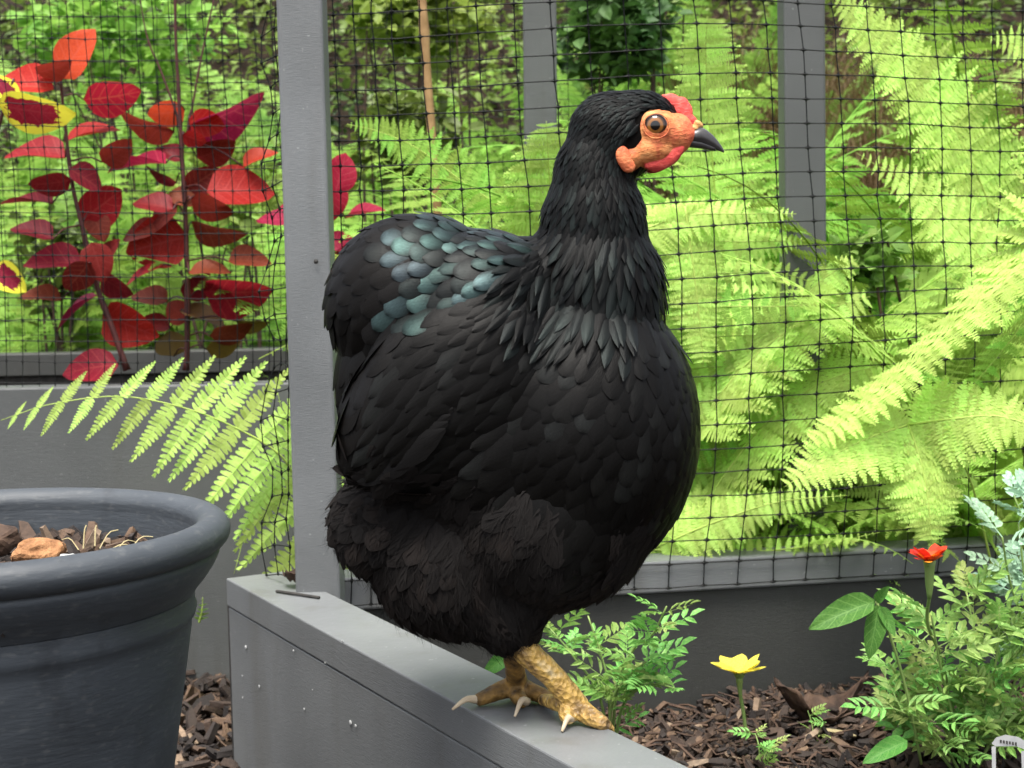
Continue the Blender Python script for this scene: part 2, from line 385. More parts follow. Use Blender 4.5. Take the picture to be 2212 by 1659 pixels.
# main net on the back rail of the hen's bed
cols = []; s = .03
while s < 1.25:
    cols.append(s); s += .018 if s < .09 else (.026 if s < .17 else .0340) if s < .62 else .0300
def nfn(i, j):
    s = cols[i]; x = B0 + bd_*s - bn*(.003+.012*math.sin(s*5)*min(1, j/8)+.004*math.sin(j*.7+i*.35)*min(1, j/4))
    z = PLANK_Z-.031+.006 + j*ZS + .004*math.sin(s*9+j*.2)*min(1, j/5) - (.018*max(0, .42-s))*(j/20) + jit(.0004)
    return (x.x+jit(.0007)+.012*math.sin(j*.16)*math.sin(s*4), x.y, z)
net('bird_netting', nfn, len(cols)-1, 31, 'black mesh netting stretched behind the hen on the bed back rail')
# loose flap left of the near post
def ffn(i, j):
    q = at(622-i*(30+8*math.sin(j*1.3)), 1240-j*56.5+jit(4), 1.40); return (q.x+jit(.001), q.y+.02*i+jit(.003), q.z-.003*i)
net('bird_netting', ffn, 2, 22, 'narrow loose flap of black netting hanging left of the near post', .0005, .0014)
# net over the rear bed
def rfn(i, j):
    return (-1.05+i*.0185+jit(.0006)+.005*math.sin(j*.23), 1.765+.006*math.sin(i*.12+j*.1), REAR_Z-.02+j*.0238+.004*math.sin(i*.11)+jit(.0005))
net('bird_netting', rfn, 44, 21, 'fine black netting in front of the red-leaved plants on the left', .00045, .0010)
def r2fn(i, j):
    return (-1.15+i*.026+jit(.001), 2.545+.01*math.sin(i*.2), REAR_Z-.03+j*.024+jit(.001))
net('bird_netting', r2fn, 48, 24, 'far black netting on the back rail behind the red-leaved plants', .0005, .0010)

# ------------------------------------------------------------------ ferns
def pinna_mesh(name, mat, n=13, wid=.17, seed=0, droop=.12):
    """one leaflet of a fern: midrib with paired lobes, unit length along +X"""
    rr = random.Random(seed); mb = MB()
    zc = lambda x: -droop*x*x
    mb.add([(0, -.012, .001), (0, .012, .001), (.5, .009, zc(.5)+.002), (.5, -.009, zc(.5)+.002), (1, 0, zc(1))], [(0,3,2,1), (3,4,2)])
    for k in range(n):
        x = .03 + (k/(n))*.95; sp = .95/n
        L = wid*min(1, .72+.5*k/n*2)*(1-((k+.3)/n)**1.7) + .016
        for sd_ in (-1, 1):
            l = L*rr.uniform(.9, 1.1); lean = sp*.55; up = rr.uniform(-.02, .035); dx = rr.uniform(-.12, .12)*sp
            z0 = zc(x)
            vs = [(x-sp*.46+dx, 0, z0), (x+sp*.46+dx, 0, zc(x+sp*.4)), (x+sp*.46+lean*.4+dx, sd_*l*.6, z0+up*.6), (x-sp*.40+lean*.4+dx, sd_*l*.6, z0+up*.6+.006),
                  (x+sp*.26+lean*.75+dx, sd_*l*.95, z0+up), (x-sp*.10+lean*.8+dx, sd_*l, z0+up)]
            fs = [(0,1,2,3), (3,2,4,5)]
            if sd_ > 0: fs = [f[::1] for f in fs]
            else: fs = [f[::-1] for f in fs]
            mb.add(vs, fs)
    return mb.mesh(name, mat)
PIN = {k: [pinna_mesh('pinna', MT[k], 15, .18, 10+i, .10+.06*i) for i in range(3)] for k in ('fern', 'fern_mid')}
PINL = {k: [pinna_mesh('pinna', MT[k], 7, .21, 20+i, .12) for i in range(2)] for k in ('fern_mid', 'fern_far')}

def frond_frames(path, lat, n, Lmax, angf, base=.06, shape=None, droop=.15, jitter=.05, seed=0):
    """matrices of the leaflets along a rachis"""
    rr = random.Random(seed); out = []
    m = len(path)
    for k in range(n):
        s = base + (1-base)*(k+.5)/n*.985
        x = s*(m-1); i = min(int(x), m-2); p = path[i].lerp(path[i+1], x-i)
        t = (path[i+1]-path[i]).normalized()
        l = lat(s) if callable(lat) else Vector(lat)
        l = (l - t*l.dot(t)*(1 if not callable(lat) else 0)).normalized(); nrm = t.cross(l).normalized()
        if nrm.z < 0 and False: nrm = -nrm
        L = Lmax*(shape(s) if shape else (1-s)**.75*(.55+.45*min(1, s/.28)))
        for sd_ in (-1, 1):
            a = angf + rr.gauss(0, jitter); d = (l*sd_*math.cos(a) + t*math.sin(a) - nrm*droop*rr.uniform(.3, 1.2)).normalized()
            nn = (nrm - d*nrm.dot(d)).normalized(); y = nn.cross(d)
            if nn.z < -.2 : nn, y = -nn, -y
            q = L*rr.uniform(.93, 1.07)
            out.append((frame(d*q, y*q, nn*q, p), s))
    return out
def merge(frames, protos, extra=None):
    V, F_ = [], []
    if extra: V += extra.v; F_ += extra.f
    cache = [(np.array([v.co[:] for v in me.vertices]), [tuple(p.vertices) for p in me.polygons]) for me in protos]
    for i, (m, s) in enumerate(frames):
        vv, ff = cache[i % len(cache)]; a = np.array(m)
        q = vv @ a[:3, :3].T + a[:3, 3]; b = len(V); V += [tuple(r_) for r_ in q]; F_ += [tuple(b+k for k in f) for f in ff]
    return V, F_
def rachis(path, r0, r1, n=5):
    mb = MB(); k = len(path); mb.tube(path, [r0+(r1-r0)*i/(k-1) for i in range(k)], n); return mb
def hero_frond(parent, path, lat, n, Lmax, angf, key='fern', seed=0, r=.0014, shape=None, droop=.12, base=.06, ysc=1.0):
    path = spline(path, 24)
    fr = rachis(path, r, .0003).build('frond', MT['stem_fern'], parent, True)
    for i, (m, s) in enumerate(frond_frames(path, lat, n, Lmax, angf, base, shape, droop, .05, seed)):
        link('pinna', PIN[key][i % 3], fr, m @ Matrix.Diagonal((1, ysc, 1, 1)))
    return fr
def proto_frond(name, key, L, arch, n, Lp, seed, lod=0):
    """an arching frond that starts at the origin, leans to +X and grows upward"""
    pts = []; th = R(78); p = Vector((0, 0, 0)); K = 22
    for i in range(K):
        pts.append(p.copy()); p = p + Vector((math.cos(th), 0, math.sin(th)))*(L/K); th -= arch/K*(.35+1.3*i/K)
    fr = frond_frames(pts, Vector((0, 1, 0)), n, Lp, R(18), .24, None, .18, .07, seed)
    V, F_ = merge(fr, (PINL if lod else PIN)[key], rachis(pts, .0022, .0004, 4))
    me = bpy.data.meshes.new(name); me.from_pydata(V, [], F_); me.materials.append(MT[key]); return me
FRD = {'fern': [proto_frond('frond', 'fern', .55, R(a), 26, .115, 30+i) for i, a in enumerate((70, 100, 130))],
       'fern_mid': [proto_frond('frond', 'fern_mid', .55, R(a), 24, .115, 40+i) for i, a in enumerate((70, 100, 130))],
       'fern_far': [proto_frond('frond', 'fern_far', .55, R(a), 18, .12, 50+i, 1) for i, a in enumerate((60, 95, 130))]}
def fern(loc, label, key, nf, size, az0=0, spread=2*PI, tilt=.15, seed=0, group='ferns growing beyond the netting'):
    rr = random.Random(seed)
    e = empty('fern', loc, label, 'fern', group)
    for k in range(nf):
        az = az0 + spread*((k+.5)/nf-.5) + rr.uniform(-.2, .2); sc = size*rr.uniform(.7, 1.12)
        m = Matrix.Translation(Vector(loc)+Vector((rr.uniform(-.03, .03), rr.uniform(-.03, .03), 0))) @ Euler((rr.gauss(0, .12), rr.gauss(0, tilt), az)).to_matrix().to_4x4() @ Matrix.Scale(sc, 4)
        link('frond', FRD[key][rr.randrange(3)], e, m)
    return e
# frond reaching left in front of the rear bed board
Y = 1.58
h1 = empty('fern', (at(650, 1200, Y).x, Y, 0), 'lime green fern frond reaching left over the black pot, from behind the near post', 'fern')
pth = [at(690, 1180, Y+.03), at(640, 1040, Y+.02), at(595, 974, Y), at(490, 915, Y-.005), at(386, 878, Y-.01), at(257, 856, Y-.02), at(110, 873, Y-.03), at(2, 908, Y-.04)]
latv = (at(480, 760, Y)-at(310, 935, Y)).normalized() + Vector((0, .30, 0))
hero_frond(h1, pth, lambda s: latv+Vector((-.30*s, 0, 0)), 16, .122, R(0), seed=3, shape=lambda s: (1-s)**.66*(.85+.15*min(1, s/.2))*1.0, droop=.02, base=.0, ysc=.78)
pth = [at(690, 1260, Y+.02), at(640, 1210, Y+.01), at(570, 1150, Y), at(520, 1130, Y-.01), at(500, 1230, Y-.03)]
hero_frond(h1, [at(690, 1300, Y+.04), at(655, 1120, Y+.03), at(600, 1060, Y+.02), at(545, 1110, Y), at(505, 1240, Y-.02)], Vector((.7, .5, .2)), 12, .035, R(15), seed=5)
hero_frond(h1, [at(700, 1250, Y+.04), at(640, 1020, Y+.05), at(600, 850, Y+.05)], Vector((.7, -.5, .1)), 12, .026, R(20), seed=6)
hero_frond(h1, [at(740, 1300, Y), at(735, 1100, Y), at(738, 880, Y)], Vector((1, .3, 0)), 16, .045, R(20), seed=8)
hero_frond(h1, [at(430, 1345, 1.66), at(436, 1320, 1.66), at(438, 1290, 1.66)], Vector((.6, .5, .1)), 5, .014, R(20), key='fern_mid', seed=9)
# three-armed fern at the right, poking through the net
Y = 1.42
h2 = empty('fern', (at(2150, 1200, Y).x, Y+.1, SOIL_Z), 'bright three-armed fern frond above the red marigold, poking through the netting', 'fern')
hub = at(1962, 918, Y)
hero_frond(h2, [at(2150, 1250, Y+.1), at(2080, 1000, Y+.06), hub], Vector((1, 0, 0)), 2, .02, R(20), seed=10, base=.9)
hero_frond(h2, [hub, at(1985, 985, Y-.02), at(2005, 1080, Y-.035), at(2012, 1172, Y-.04)], Vector((1, .1, .05)), 22, .062, R(8), seed=11, shape=lambda s: (1-s)**.5*(.95), droop=.1, base=.0)
hero_frond(h2, [hub, at(1880, 945, Y-.02), at(1790, 990, Y-.03), at(1695, 1052, Y-.035)], Vector((.35, .6, .75)), 22, .055, R(12), seed=12, shape=lambda s: (1-s)**.5, base=.0)
hero_frond(h2, [hub, at(2060, 905, Y-.02), at(2160, 900, Y-.03), at(2270, 935, Y-.05)], Vector((-.2, .6, .75)), 22, .055, R(12), seed=13, shape=lambda s: (1-s)**.5, base=.0)
# diagonal frond from the right edge
h3 = empty('fern', (at(2320, 900, 1.45).x, 1.46, SOIL_Z), 'bright fern frond slanting in from the right edge, tip towards the hen breast', 'fern')
Y = 1.43
hero_frond(h3, [at(2420, 480, Y+.05), at(2300, 500, Y+.02), at(2212, 575, Y), at(2080, 690, Y-.01), at(1950, 810, Y-.02), at(1840, 900, Y-.03), at(1745, 960, Y-.04)], Vector((.55, .45, .55)), 34, .085, R(14), seed=14, shape=lambda s: (1-s)**.55*.95)
hero_frond(h3, [at(2420, 520, Y+.1), at(2300, 580, Y+.07), at(2180, 740, Y+.05), at(2060, 880, Y+.04)], Vector((.5, .3, .65)), 26, .075, R(14), key='fern_mid', seed=15)
# large frond behind the hen neck, leaflets to the right
Y = 1.60
h4 = empty('fern', (at(1420, 1100, Y).x, Y+.02, 0), 'large pale lime fern directly behind the hen neck and breast', 'fern')
for k, (v0, v1, ln) in enumerate([(470, 462, 330), (530, 520, 350), (600, 640, 430), (670, 655, 420), (735, 760, 440), (800, 790, 400), (875, 900, 420), (950, 930, 400), (1020, 1060, 380), (1100, 1075, 400), (1170, 1200, 420)]):
    y0 = 1.56+.02*(k % 3); u0 = 1390
    hero_frond(h4, [at(u0, v0+25, y0), at(u0+ln*.3, v0-5, y0), at(u0+ln*.7, v0-8, y0-.01), at(u0+ln, v1, y0-.02)], Vector((.1*(-1)**k, .55, .8)), 24, .036+.006*(k % 2), R(15), seed=20+k, shape=lambda s: (1-s)**.6, base=.0, r=.001, key='fern' if k % 4 != 3 else 'fern_mid')
hero_frond(h4, [at(1480, 960, 1.56), at(1600, 800, 1.555), at(1740, 690, 1.55), at(1880, 640, 1.54)], Vector((.4, .4, .8)), 24, .075, R(14), seed=51, shape=lambda s: (1-s)**.5)
hero_frond(h4, [at(1500, 1120, 1.56), at(1640, 930, 1.555), at(1770, 830, 1.55), at(1900, 790, 1.54)], Vector((.4, .4, .8)), 24, .075, R(14), seed=52, shape=lambda s: (1-s)**.5)
hero_frond(h4, [at(1600, 900, 1.57), at(1680, 740, 1.565), at(1760, 620, 1.56), at(1850, 560, 1.55)], Vector((.5, .3, .8)), 22, .06, R(14), seed=53, shape=lambda s: (1-s)**.5)
hero_frond(h4, [at(1480, 450, Y-.04), at(1495, 560, Y-.05), at(1510, 680, Y-.06), at(1520, 790, Y-.07)], Vector((1, .1, .05)), 26, .045, R(8), seed=33, shape=lambda s: (1-s)**.45, base=.0)
# upright fronds
def upright(label, pts, Y, lat, n, L, key='fern', seed=0, sh=None, cat_='fern'):
    e = empty('fern', (at(*pts[0], Y).x, Y, max(0, hill(0, Y))), label, 'fern')
    hero_frond(e, [at(u, v, Y-.012*i) for i, (u, v) in enumerate(pts)], lat, n, L, R(6), key, seed, shape=sh); return e
upright('upright fern frond above the hen beak, left of the right post', [(1560, 620), (1545, 420), (1530, 230), (1525, 110), (1528, 35)], 1.95, Vector((1, .2, 0)), 24, .075, seed=41, sh=lambda s: (1-s)**.4*.95)
upright('tall fern frond whose tip leans left against the right post top', [(2180, 560), (2090, 330), (1980, 170), (1880, 70), (1800, -5)], 1.85, Vector((.6, .5, .6)), 30, .10, seed=42, sh=lambda s: (1-s)**.6)
upright('fern frond with its point just behind the back of the hen head', [(1195, 560), (1190, 450), (1185, 350), (1180, 262)], 1.66, Vector((1, .15, 0)), 22, .078, seed=43, sh=lambda s: (1-s)**.55)
upright('fern frond pointing left above the hen back, right of the cane', [(1120, 470), (1010, 400), (900, 320), (820, 285), (750, 268)], 1.82, Vector((.3, .5, .8)), 24, .06, 'fern_mid', seed=44)
upright('fern frond at the upper right corner of the picture', [(2400, 330), (2300, 180), (2230, 110), (2130, 80)], 1.75, Vector((.3, .4, .9)), 20, .075, seed=45)
upright('small pale fern frond between the upper right fronds', [(2130, 420), (2135, 300), (2135, 200), (2130, 105)], 1.9, Vector((1, .2, 0)), 20, .045, 'fern_mid', seed=46)
upright('long fern frond behind the right part of the net', [(2300, 850), (2150, 600), (2000, 430), (1850, 330)], 1.72, Vector((.4, .5, .7)), 28, .085, seed=47)
upright('fern frond low behind the net, above the back rail', [(1400, 1190), (1540, 1130), (1680, 1085), (1830, 1070)], 1.52, Vector((.1, .5, .8)), 26, .045, seed=48)
upright('lowest fern frond lying along the back rail', [(1360, 1185), (1560, 1195), (1750, 1180), (1900, 1150)], 1.54, Vector((.05, .6, .7)), 26, .035, seed=49)
# whole fern plants, named by where they stand
FERNS = [
 (1500, 1.72, 'fern', 8, .95, 'leafy fern clump between the hen breast and the right post'),
 (1680, 1.80, 'fern_mid', 8, 1.0, 'leafy fern clump around the foot of the right post'),
 (1850, 1.70, 'fern_mid', 8, .9, 'mid green fern clump just right of the right post'),
 (1990, 1.85, 'fern', 8, 1.05, 'bushy fern clump in the middle of the right net panel'),
 (2140, 1.68, 'fern', 7, .85, 'fern clump near the right edge above the marigolds'),
 (2260, 1.95, 'fern_mid', 8, 1.2, 'tall fern clump half cut by the right edge'),
 (1330, 1.78, 'fern', 7, .9, 'fern clump hidden behind the hen neck and shoulder'),
 (1080, 1.86, 'fern_mid', 7, .85, 'fern clump behind the hen saddle, right of the cane'),
 (880, 1.92, 'fern_mid', 6, .8, 'fern clump behind the hen tail, left of the cane'),
 (1750, 2.15, 'fern_mid', 8, 1.15, 'darker fern clump behind the right post'),
 (2050, 2.3, 'fern_mid', 8, 1.2, 'fern clump at the back below the dry grass'),
 (1450, 2.2, 'fern_mid', 7, 1.05, 'fern clump at the back beyond the hen beak'),
 (1420, 1.60, 'fern', 9, .72, 'low fern clump right behind the hen breast'),
 (1600, 1.60, 'fern', 9, .80, 'low fern clump behind the net left of the right post'),
 (1760, 1.66, 'fern', 9, .85, 'fern clump in front of the right post base'),
 (1900, 1.60, 'fern', 9, .75, 'low fern clump behind the net above the red marigold flower'),
 (2050, 1.62, 'fern', 9, .85, 'fern clump behind the three-armed frond'),
 (2200, 1.58, 'fern', 9, .80, 'low fern clump behind the net at the right edge'),
 (2100, 2.02, 'fern_mid', 9, 1.15, 'wide fern clump under the dry grass near the right edge'),
 (1900, 2.05, 'fern_mid', 9, 1.05, 'wide fern clump right of the right post, second row'),
 (1620, 2.02, 'fern_mid', 9, 1.0, 'wide fern clump left of the right post, second row'),
 (1240, 1.72, 'fern', 8, .9, 'fern clump behind the hen neck at the saddle'),
 (1000, 1.70, 'fern', 8, .8, 'fern clump behind the middle of the hen back'),
 (1180, 2.1, 'fern_mid', 8, 1.05, 'fern clump around the post left of the hen head'),
 (60, 2.68, 'fern_mid', 9, 1.5, 'fern clump behind the rear bed at the left edge'),
 (300, 2.72, 'fern_mid', 9, 1.5, 'fern clump behind the rear bed between the two red-leaved plants'),
 (520, 2.66, 'fern_mid', 9, 1.4, 'fern clump behind the rear bed next to the near post'),
 (820, 2.75, 'fern_mid', 9, 1.6, 'fern clump at the back just left of the cane'),
 (1010, 2.66, 'fern_mid', 9, 1.4, 'fern clump at the back between cane and dark post'),
 (190, 3.05, 'fern_mid', 9, 1.7, 'taller fern clump in the upper left background'),
 (450, 3.1, 'fern_mid', 9, 1.7, 'taller fern clump in the background left of the near post top'),
]
for i, (u, Y, key, nf, sz, lab) in enumerate(FERNS):
    p = at(u, 900, Y); fern((p.x, Y, max(0, hill(p.x, Y))), lab, key, nf+(2 if Y > 1.64 else 0), sz*(1 if u < 1100 else 1.5 if Y > 1.78 else 1.35 if Y > 1.64 else 1), PI/2 if u > 1100 or Y > 2.5 else PI/3, 1.1*PI if Y > 2.5 else 2*PI if Y > 2.1 else 1.5*PI if u > 1300 else 1.0*PI, .15, 60+i)

# ferns, shrubs and grass on the slope behind
def slope_fill():
    V, F_ = [], []
    rr = random.Random(5)
    cache = [(np.array([v.co[:] for v in me.vertices]), [tuple(p.vertices) for p in me.polygons]) for me in FRD['fern_far']]
    for k in range(420):
        x, y = rr.uniform(-2.0, 1.6), rr.uniform(2.65, 4.1)
        if x > .42 and y < 3.7 and rr.random() < .85: continue
        z = hill(x, y); sc = rr.uniform(.75, 1.35)
        m = np.array(Matrix.Translation((x, y, z)) @ Euler((rr.gauss(0, .25), rr.gauss(.1, .25), rr.uniform(0, 2*PI))).to_matrix().to_4x4() @ Matrix.Scale(sc, 4))
        vv, ff = cache[rr.randrange(3)]
        q = vv @ m[:3, :3].T + m[:3, 3]; b = len(V); V += q.tolist(); F_ += [tuple(b+i for i in f) for f in ff]
    me = bpy.data.meshes.new('fern_thicket'); me.from_pydata(V, [], F_); me.materials.append(MT['fern_far']); return me
tag(link('fern_thicket', slope_fill()), 'mass of small green ferns covering the slope at the back', 'ferns', kind='stuff')

def leaf_cloud(pts_fn, n, smin, smax, seed, round_=.6):
    """many small folded leaves"""
    rr = random.Random(seed); V, F_ = [], []
    for k in range(n):
        p = Vector(pts_fn(rr)); L = rr.uniform(smin, smax); Wd = L*round_*rr.uniform(.7, 1.1)
        e = Euler((rr.gauss(.35, .5), rr.gauss(0, .5), rr.uniform(0, 2*PI))).to_matrix()
        b = len(V)
        for q in ((0, 0, 0), (.3*L, -Wd/2, L*.06), (.3*L, Wd/2, L*.06), (.45*L, 0, -L*.03), (.72*L, -Wd*.38, L*.03), (.72*L, Wd*.38, L*.03), (L, 0, -L*.12)):
            V.append(tuple(p + e @ Vector(q)))
        for f in ((0,1,3), (0,3,2), (1,4,3), (3,5,2), (4,6,3), (3,6,5)): F_.append(tuple(b+i for i in f))
    return V, F_
def cloud_obj(name, fn, n, smin, smax, seed, mat, round_=.6, parent=None):
    V, F_ = leaf_cloud(fn, n, smin, smax, seed, round_); me = bpy.data.meshes.new(name); me.from_pydata(V, [], F_); me.materials.append(mat); return link(name, me, parent)
def slope_pt(rr):
    x, y = rr.uniform(-2.6, 2.4), rr.uniform(2.6, 5.2)
    while x > .42 and y < 3.4 and rr.random() < .85: x = rr.uniform(-2.6, 2.4)
    return (x, y, max(0, hill(x, y))+abs(rr.gauss(0, .10)))
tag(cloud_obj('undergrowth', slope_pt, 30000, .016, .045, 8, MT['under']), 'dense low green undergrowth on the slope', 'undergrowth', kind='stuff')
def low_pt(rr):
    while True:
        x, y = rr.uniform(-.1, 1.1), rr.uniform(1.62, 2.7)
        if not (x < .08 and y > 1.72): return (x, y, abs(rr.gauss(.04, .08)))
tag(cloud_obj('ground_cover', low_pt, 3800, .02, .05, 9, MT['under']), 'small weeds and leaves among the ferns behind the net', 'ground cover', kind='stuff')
def bush(name, u, v, Y, ru, rv, n, smin, smax, mat, label, cat, seed, round_=.6, dep=None):
    c = at(u, v, Y); sx = ru/FPX*Y; sz = rv/FPX*Y; dy = dep or sx*.8
    gz = max(0, hill(c.x, Y))
    e = empty(name, (c.x, Y, gz), label, cat)
    def fn(rr):
        while True:
            a = Vector((rr.uniform(-1, 1), rr.uniform(-1, 1), rr.uniform(-1, 1)))
            if .25 < a.length < 1: break
        q = .8+.35*math.sin(5*a.x+seed)*math.sin(4*a.z+2*seed); a *= q
        return (c.x+a.x*sx, Y+a.y*dy, c.z+a.z*sz)
    cloud_obj('crown', fn, n, smin, smax, seed, mat, round_, e)
    mb = MB(); rr = random.Random(seed)
    for k in range(7):
        q = fn(rr); mb.tube(spline([(c.x+rr.gauss(0, .02), Y+rr.gauss(0, .02), gz-.02), ((c.x+q[0])/2+rr.gauss(0, .03), (Y+q[1])/2, (gz+q[2])/2), q], 8), [.005-.0005*i for i in range(8)], 5)
    mb.build('stem', MT['deadleaf'], e); return e
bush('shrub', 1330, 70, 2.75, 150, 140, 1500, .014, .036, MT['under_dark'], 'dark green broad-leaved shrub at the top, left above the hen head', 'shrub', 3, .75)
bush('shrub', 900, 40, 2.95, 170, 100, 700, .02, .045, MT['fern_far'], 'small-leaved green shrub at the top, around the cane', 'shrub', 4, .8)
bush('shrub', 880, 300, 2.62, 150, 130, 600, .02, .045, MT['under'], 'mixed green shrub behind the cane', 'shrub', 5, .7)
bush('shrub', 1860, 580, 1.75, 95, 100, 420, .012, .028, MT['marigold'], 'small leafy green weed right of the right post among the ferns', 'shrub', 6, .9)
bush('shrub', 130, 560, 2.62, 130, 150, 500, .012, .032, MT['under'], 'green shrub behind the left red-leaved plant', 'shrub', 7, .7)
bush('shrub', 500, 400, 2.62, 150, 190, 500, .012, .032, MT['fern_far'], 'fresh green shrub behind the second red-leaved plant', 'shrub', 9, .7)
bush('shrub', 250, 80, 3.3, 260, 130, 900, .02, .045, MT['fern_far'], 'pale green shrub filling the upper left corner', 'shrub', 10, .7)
def dry(rr, n):
    mb = MB()
    for k in range(n):
        x = rr.uniform(.35, 1.7); y = rr.uniform(2.6, 4.2); z = hill(x, y); L = rr.uniform(.18, .5); a = rr.uniform(0, 2*PI); b = rr.uniform(.3, 1.1)
        w_ = rr.uniform(.0018, .0045); px, py = -math.sin(a)*w_, math.cos(a)*w_
        vs = []
        for t in (0, .35, .7, 1):
            r_ = L*t*math.sin(b*(.4+.6*t)); h = L*t*math.cos(b*(.4+.8*t)); k_ = 1-t*.9
            vs += [(x+math.cos(a)*r_-px*k_, y+math.sin(a)*r_-py*k_, z+h), (x+math.cos(a)*r_+px*k_, y+math.sin(a)*r_+py*k_, z+h)]
        mb.add(vs, [(0,1,3,2), (2,3,5,4), (4,5,7,6)])
    return mb
tag(dry(random.Random(3), 17000).build('dry_grass', MT['drygrass']), 'brown drooping dry grass at the upper right', 'grass', kind='stuff')

# ------------------------------------------------------------------ red-leaved plants in the rear bed
def leaf_mesh(name, mat, wid=.75, cup=.12, seed=0, tip=.0):
    """rounded leaf, one unit long from its base at the origin along +X; folded along the midrib, wavy rim"""
    rr = random.Random(seed); mb = MB(); nx_, ny_ = 9, 6
    ph = rr.uniform(0, 6)
    for i in range(nx_):
        t = i/(nx_-1); hw = wid/2*max(0, math.sin(PI*min(1, t**.78*1.0)))**.62*(1-.25*tip*t) if 0 < t < 1 else 0.012
        for j in range(ny_+1):
            s = j/ny_*2-1
            mb.v.append((t, hw*s, cup*abs(s)**1.3*hw*1.6 - .16*t*t + .022*math.sin(7*t+ph+3*s)*abs(s) + .012*math.cos(22*t)*(1-abs(s))*.5)); mb.uv.append((t, s*.5+.5))
    for i in range(nx_-1):
        for j in range(ny_):
            a = i*(ny_+1)+j; mb.f.append((a, a+ny_+1, a+ny_+2, a+1))
    return mb.mesh(name, mat, True)
def veined(base, vein, name, trans=.35, edge=None):
    """leaf colour with veins fanning from the midrib; optional rim colour"""
    m = leafmat(name, base[0], base[1], trans, .5, 35, spec=.12, hue=.012); nd, lk = m.node_tree.nodes, m.node_tree.links
    p = nd['Principled BSDF']; src = p.inputs['Base Color'].links[0].from_socket
    tc = nd.new('ShaderNodeUVMap'); sp = nd.new('ShaderNodeSeparateXYZ'); lk.new(tc.outputs['UV'], sp.inputs['Vector'])
    def mth(op, a, b=None):
        q = nd.new('ShaderNodeMath'); q.operation = op
        for i, x in enumerate((a, b)):
            if x is None: continue
            if isinstance(x, (int, float)): q.inputs[i].default_value = x
            else: lk.new(x, q.inputs[i])
        return q.outputs[0]
    ay = mth('ABSOLUTE', mth('SUBTRACT', sp.outputs['Y'], .5))
    st = mth('ABSOLUTE', mth('SUBTRACT', mth('FRACT', mth('MULTIPLY', mth('SUBTRACT', sp.outputs['X'], mth('MULTIPLY', ay, .5)), 6.0)), .5))
    vn = mth('MAXIMUM', mth('LESS_THAN', st, .06), mth('LESS_THAN', ay, .022))
    mx = nd.new('ShaderNodeMix'); mx.data_type = 'RGBA'; mx.inputs['B'].default_value = (*vein, 1)
    lk.new(mth('MULTIPLY', vn, .45), mx.inputs['Factor']); lk.new(src, mx.inputs['A']); out = mx.outputs['Result']
    if edge:
        n = noise(nd, lk, 9, 3, 'UV')
        d = mth('MAXIMUM', mth('MULTIPLY', ay, 2.0), mth('MULTIPLY', mth('ABSOLUTE', mth('SUBTRACT', sp.outputs['X'], .45)), 1.9))
        e = mth('GREATER_THAN', mth('ADD', d, mth('MULTIPLY', mth('SUBTRACT', n.outputs['Fac'], .5), .6)), .62)
        m2 = nd.new('ShaderNodeMix'); m2.data_type = 'RGBA'; m2.inputs['B'].default_value = (*edge, 1); lk.new(e, m2.inputs['Factor']); lk.new(out, m2.inputs['A']); out = m2.outputs['Result']
    lk.new(out, p.inputs['Base Color'])
    for q in nd:
        if q.type == 'BSDF_TRANSLUCENT': lk.new(out, q.inputs['Color'])
    return m
LM = {'o': veined(((.38, .016, .014), (.50, .036, .022)), (.54, .10, .06), 'orange_red_leaf_v', .42),
      'r': veined(((.20, .006, .010), (.30, .014, .016)), (.36, .05, .045), 'red_leaf_v'),
      'c': veined(((.22, .006, .022), (.32, .014, .040)), (.38, .06, .08), 'crimson_leaf_v'),
      'd': veined(((.13, .008, .010), (.20, .016, .016)), (.26, .04, .035), 'dark_red_leaf_v'),
      'b': veined(((.12, .018, .010), (.20, .035, .018)), (.26, .07, .04), 'red_brown_leaf_v'),
      'v': MT['olive'],
      'y': veined(((.22, .01, .02), (.30, .02, .03)), (.3, .04, .05), 'yellow_rimmed_leaf', .3, (.78, .72, .06))}
LMESH = {k: [leaf_mesh('leaf', m, .80 if k != 'y' else .66, .10+.08*i, 3*i+1, .2*i) for i in range(3)] for k, m in LM.items()}
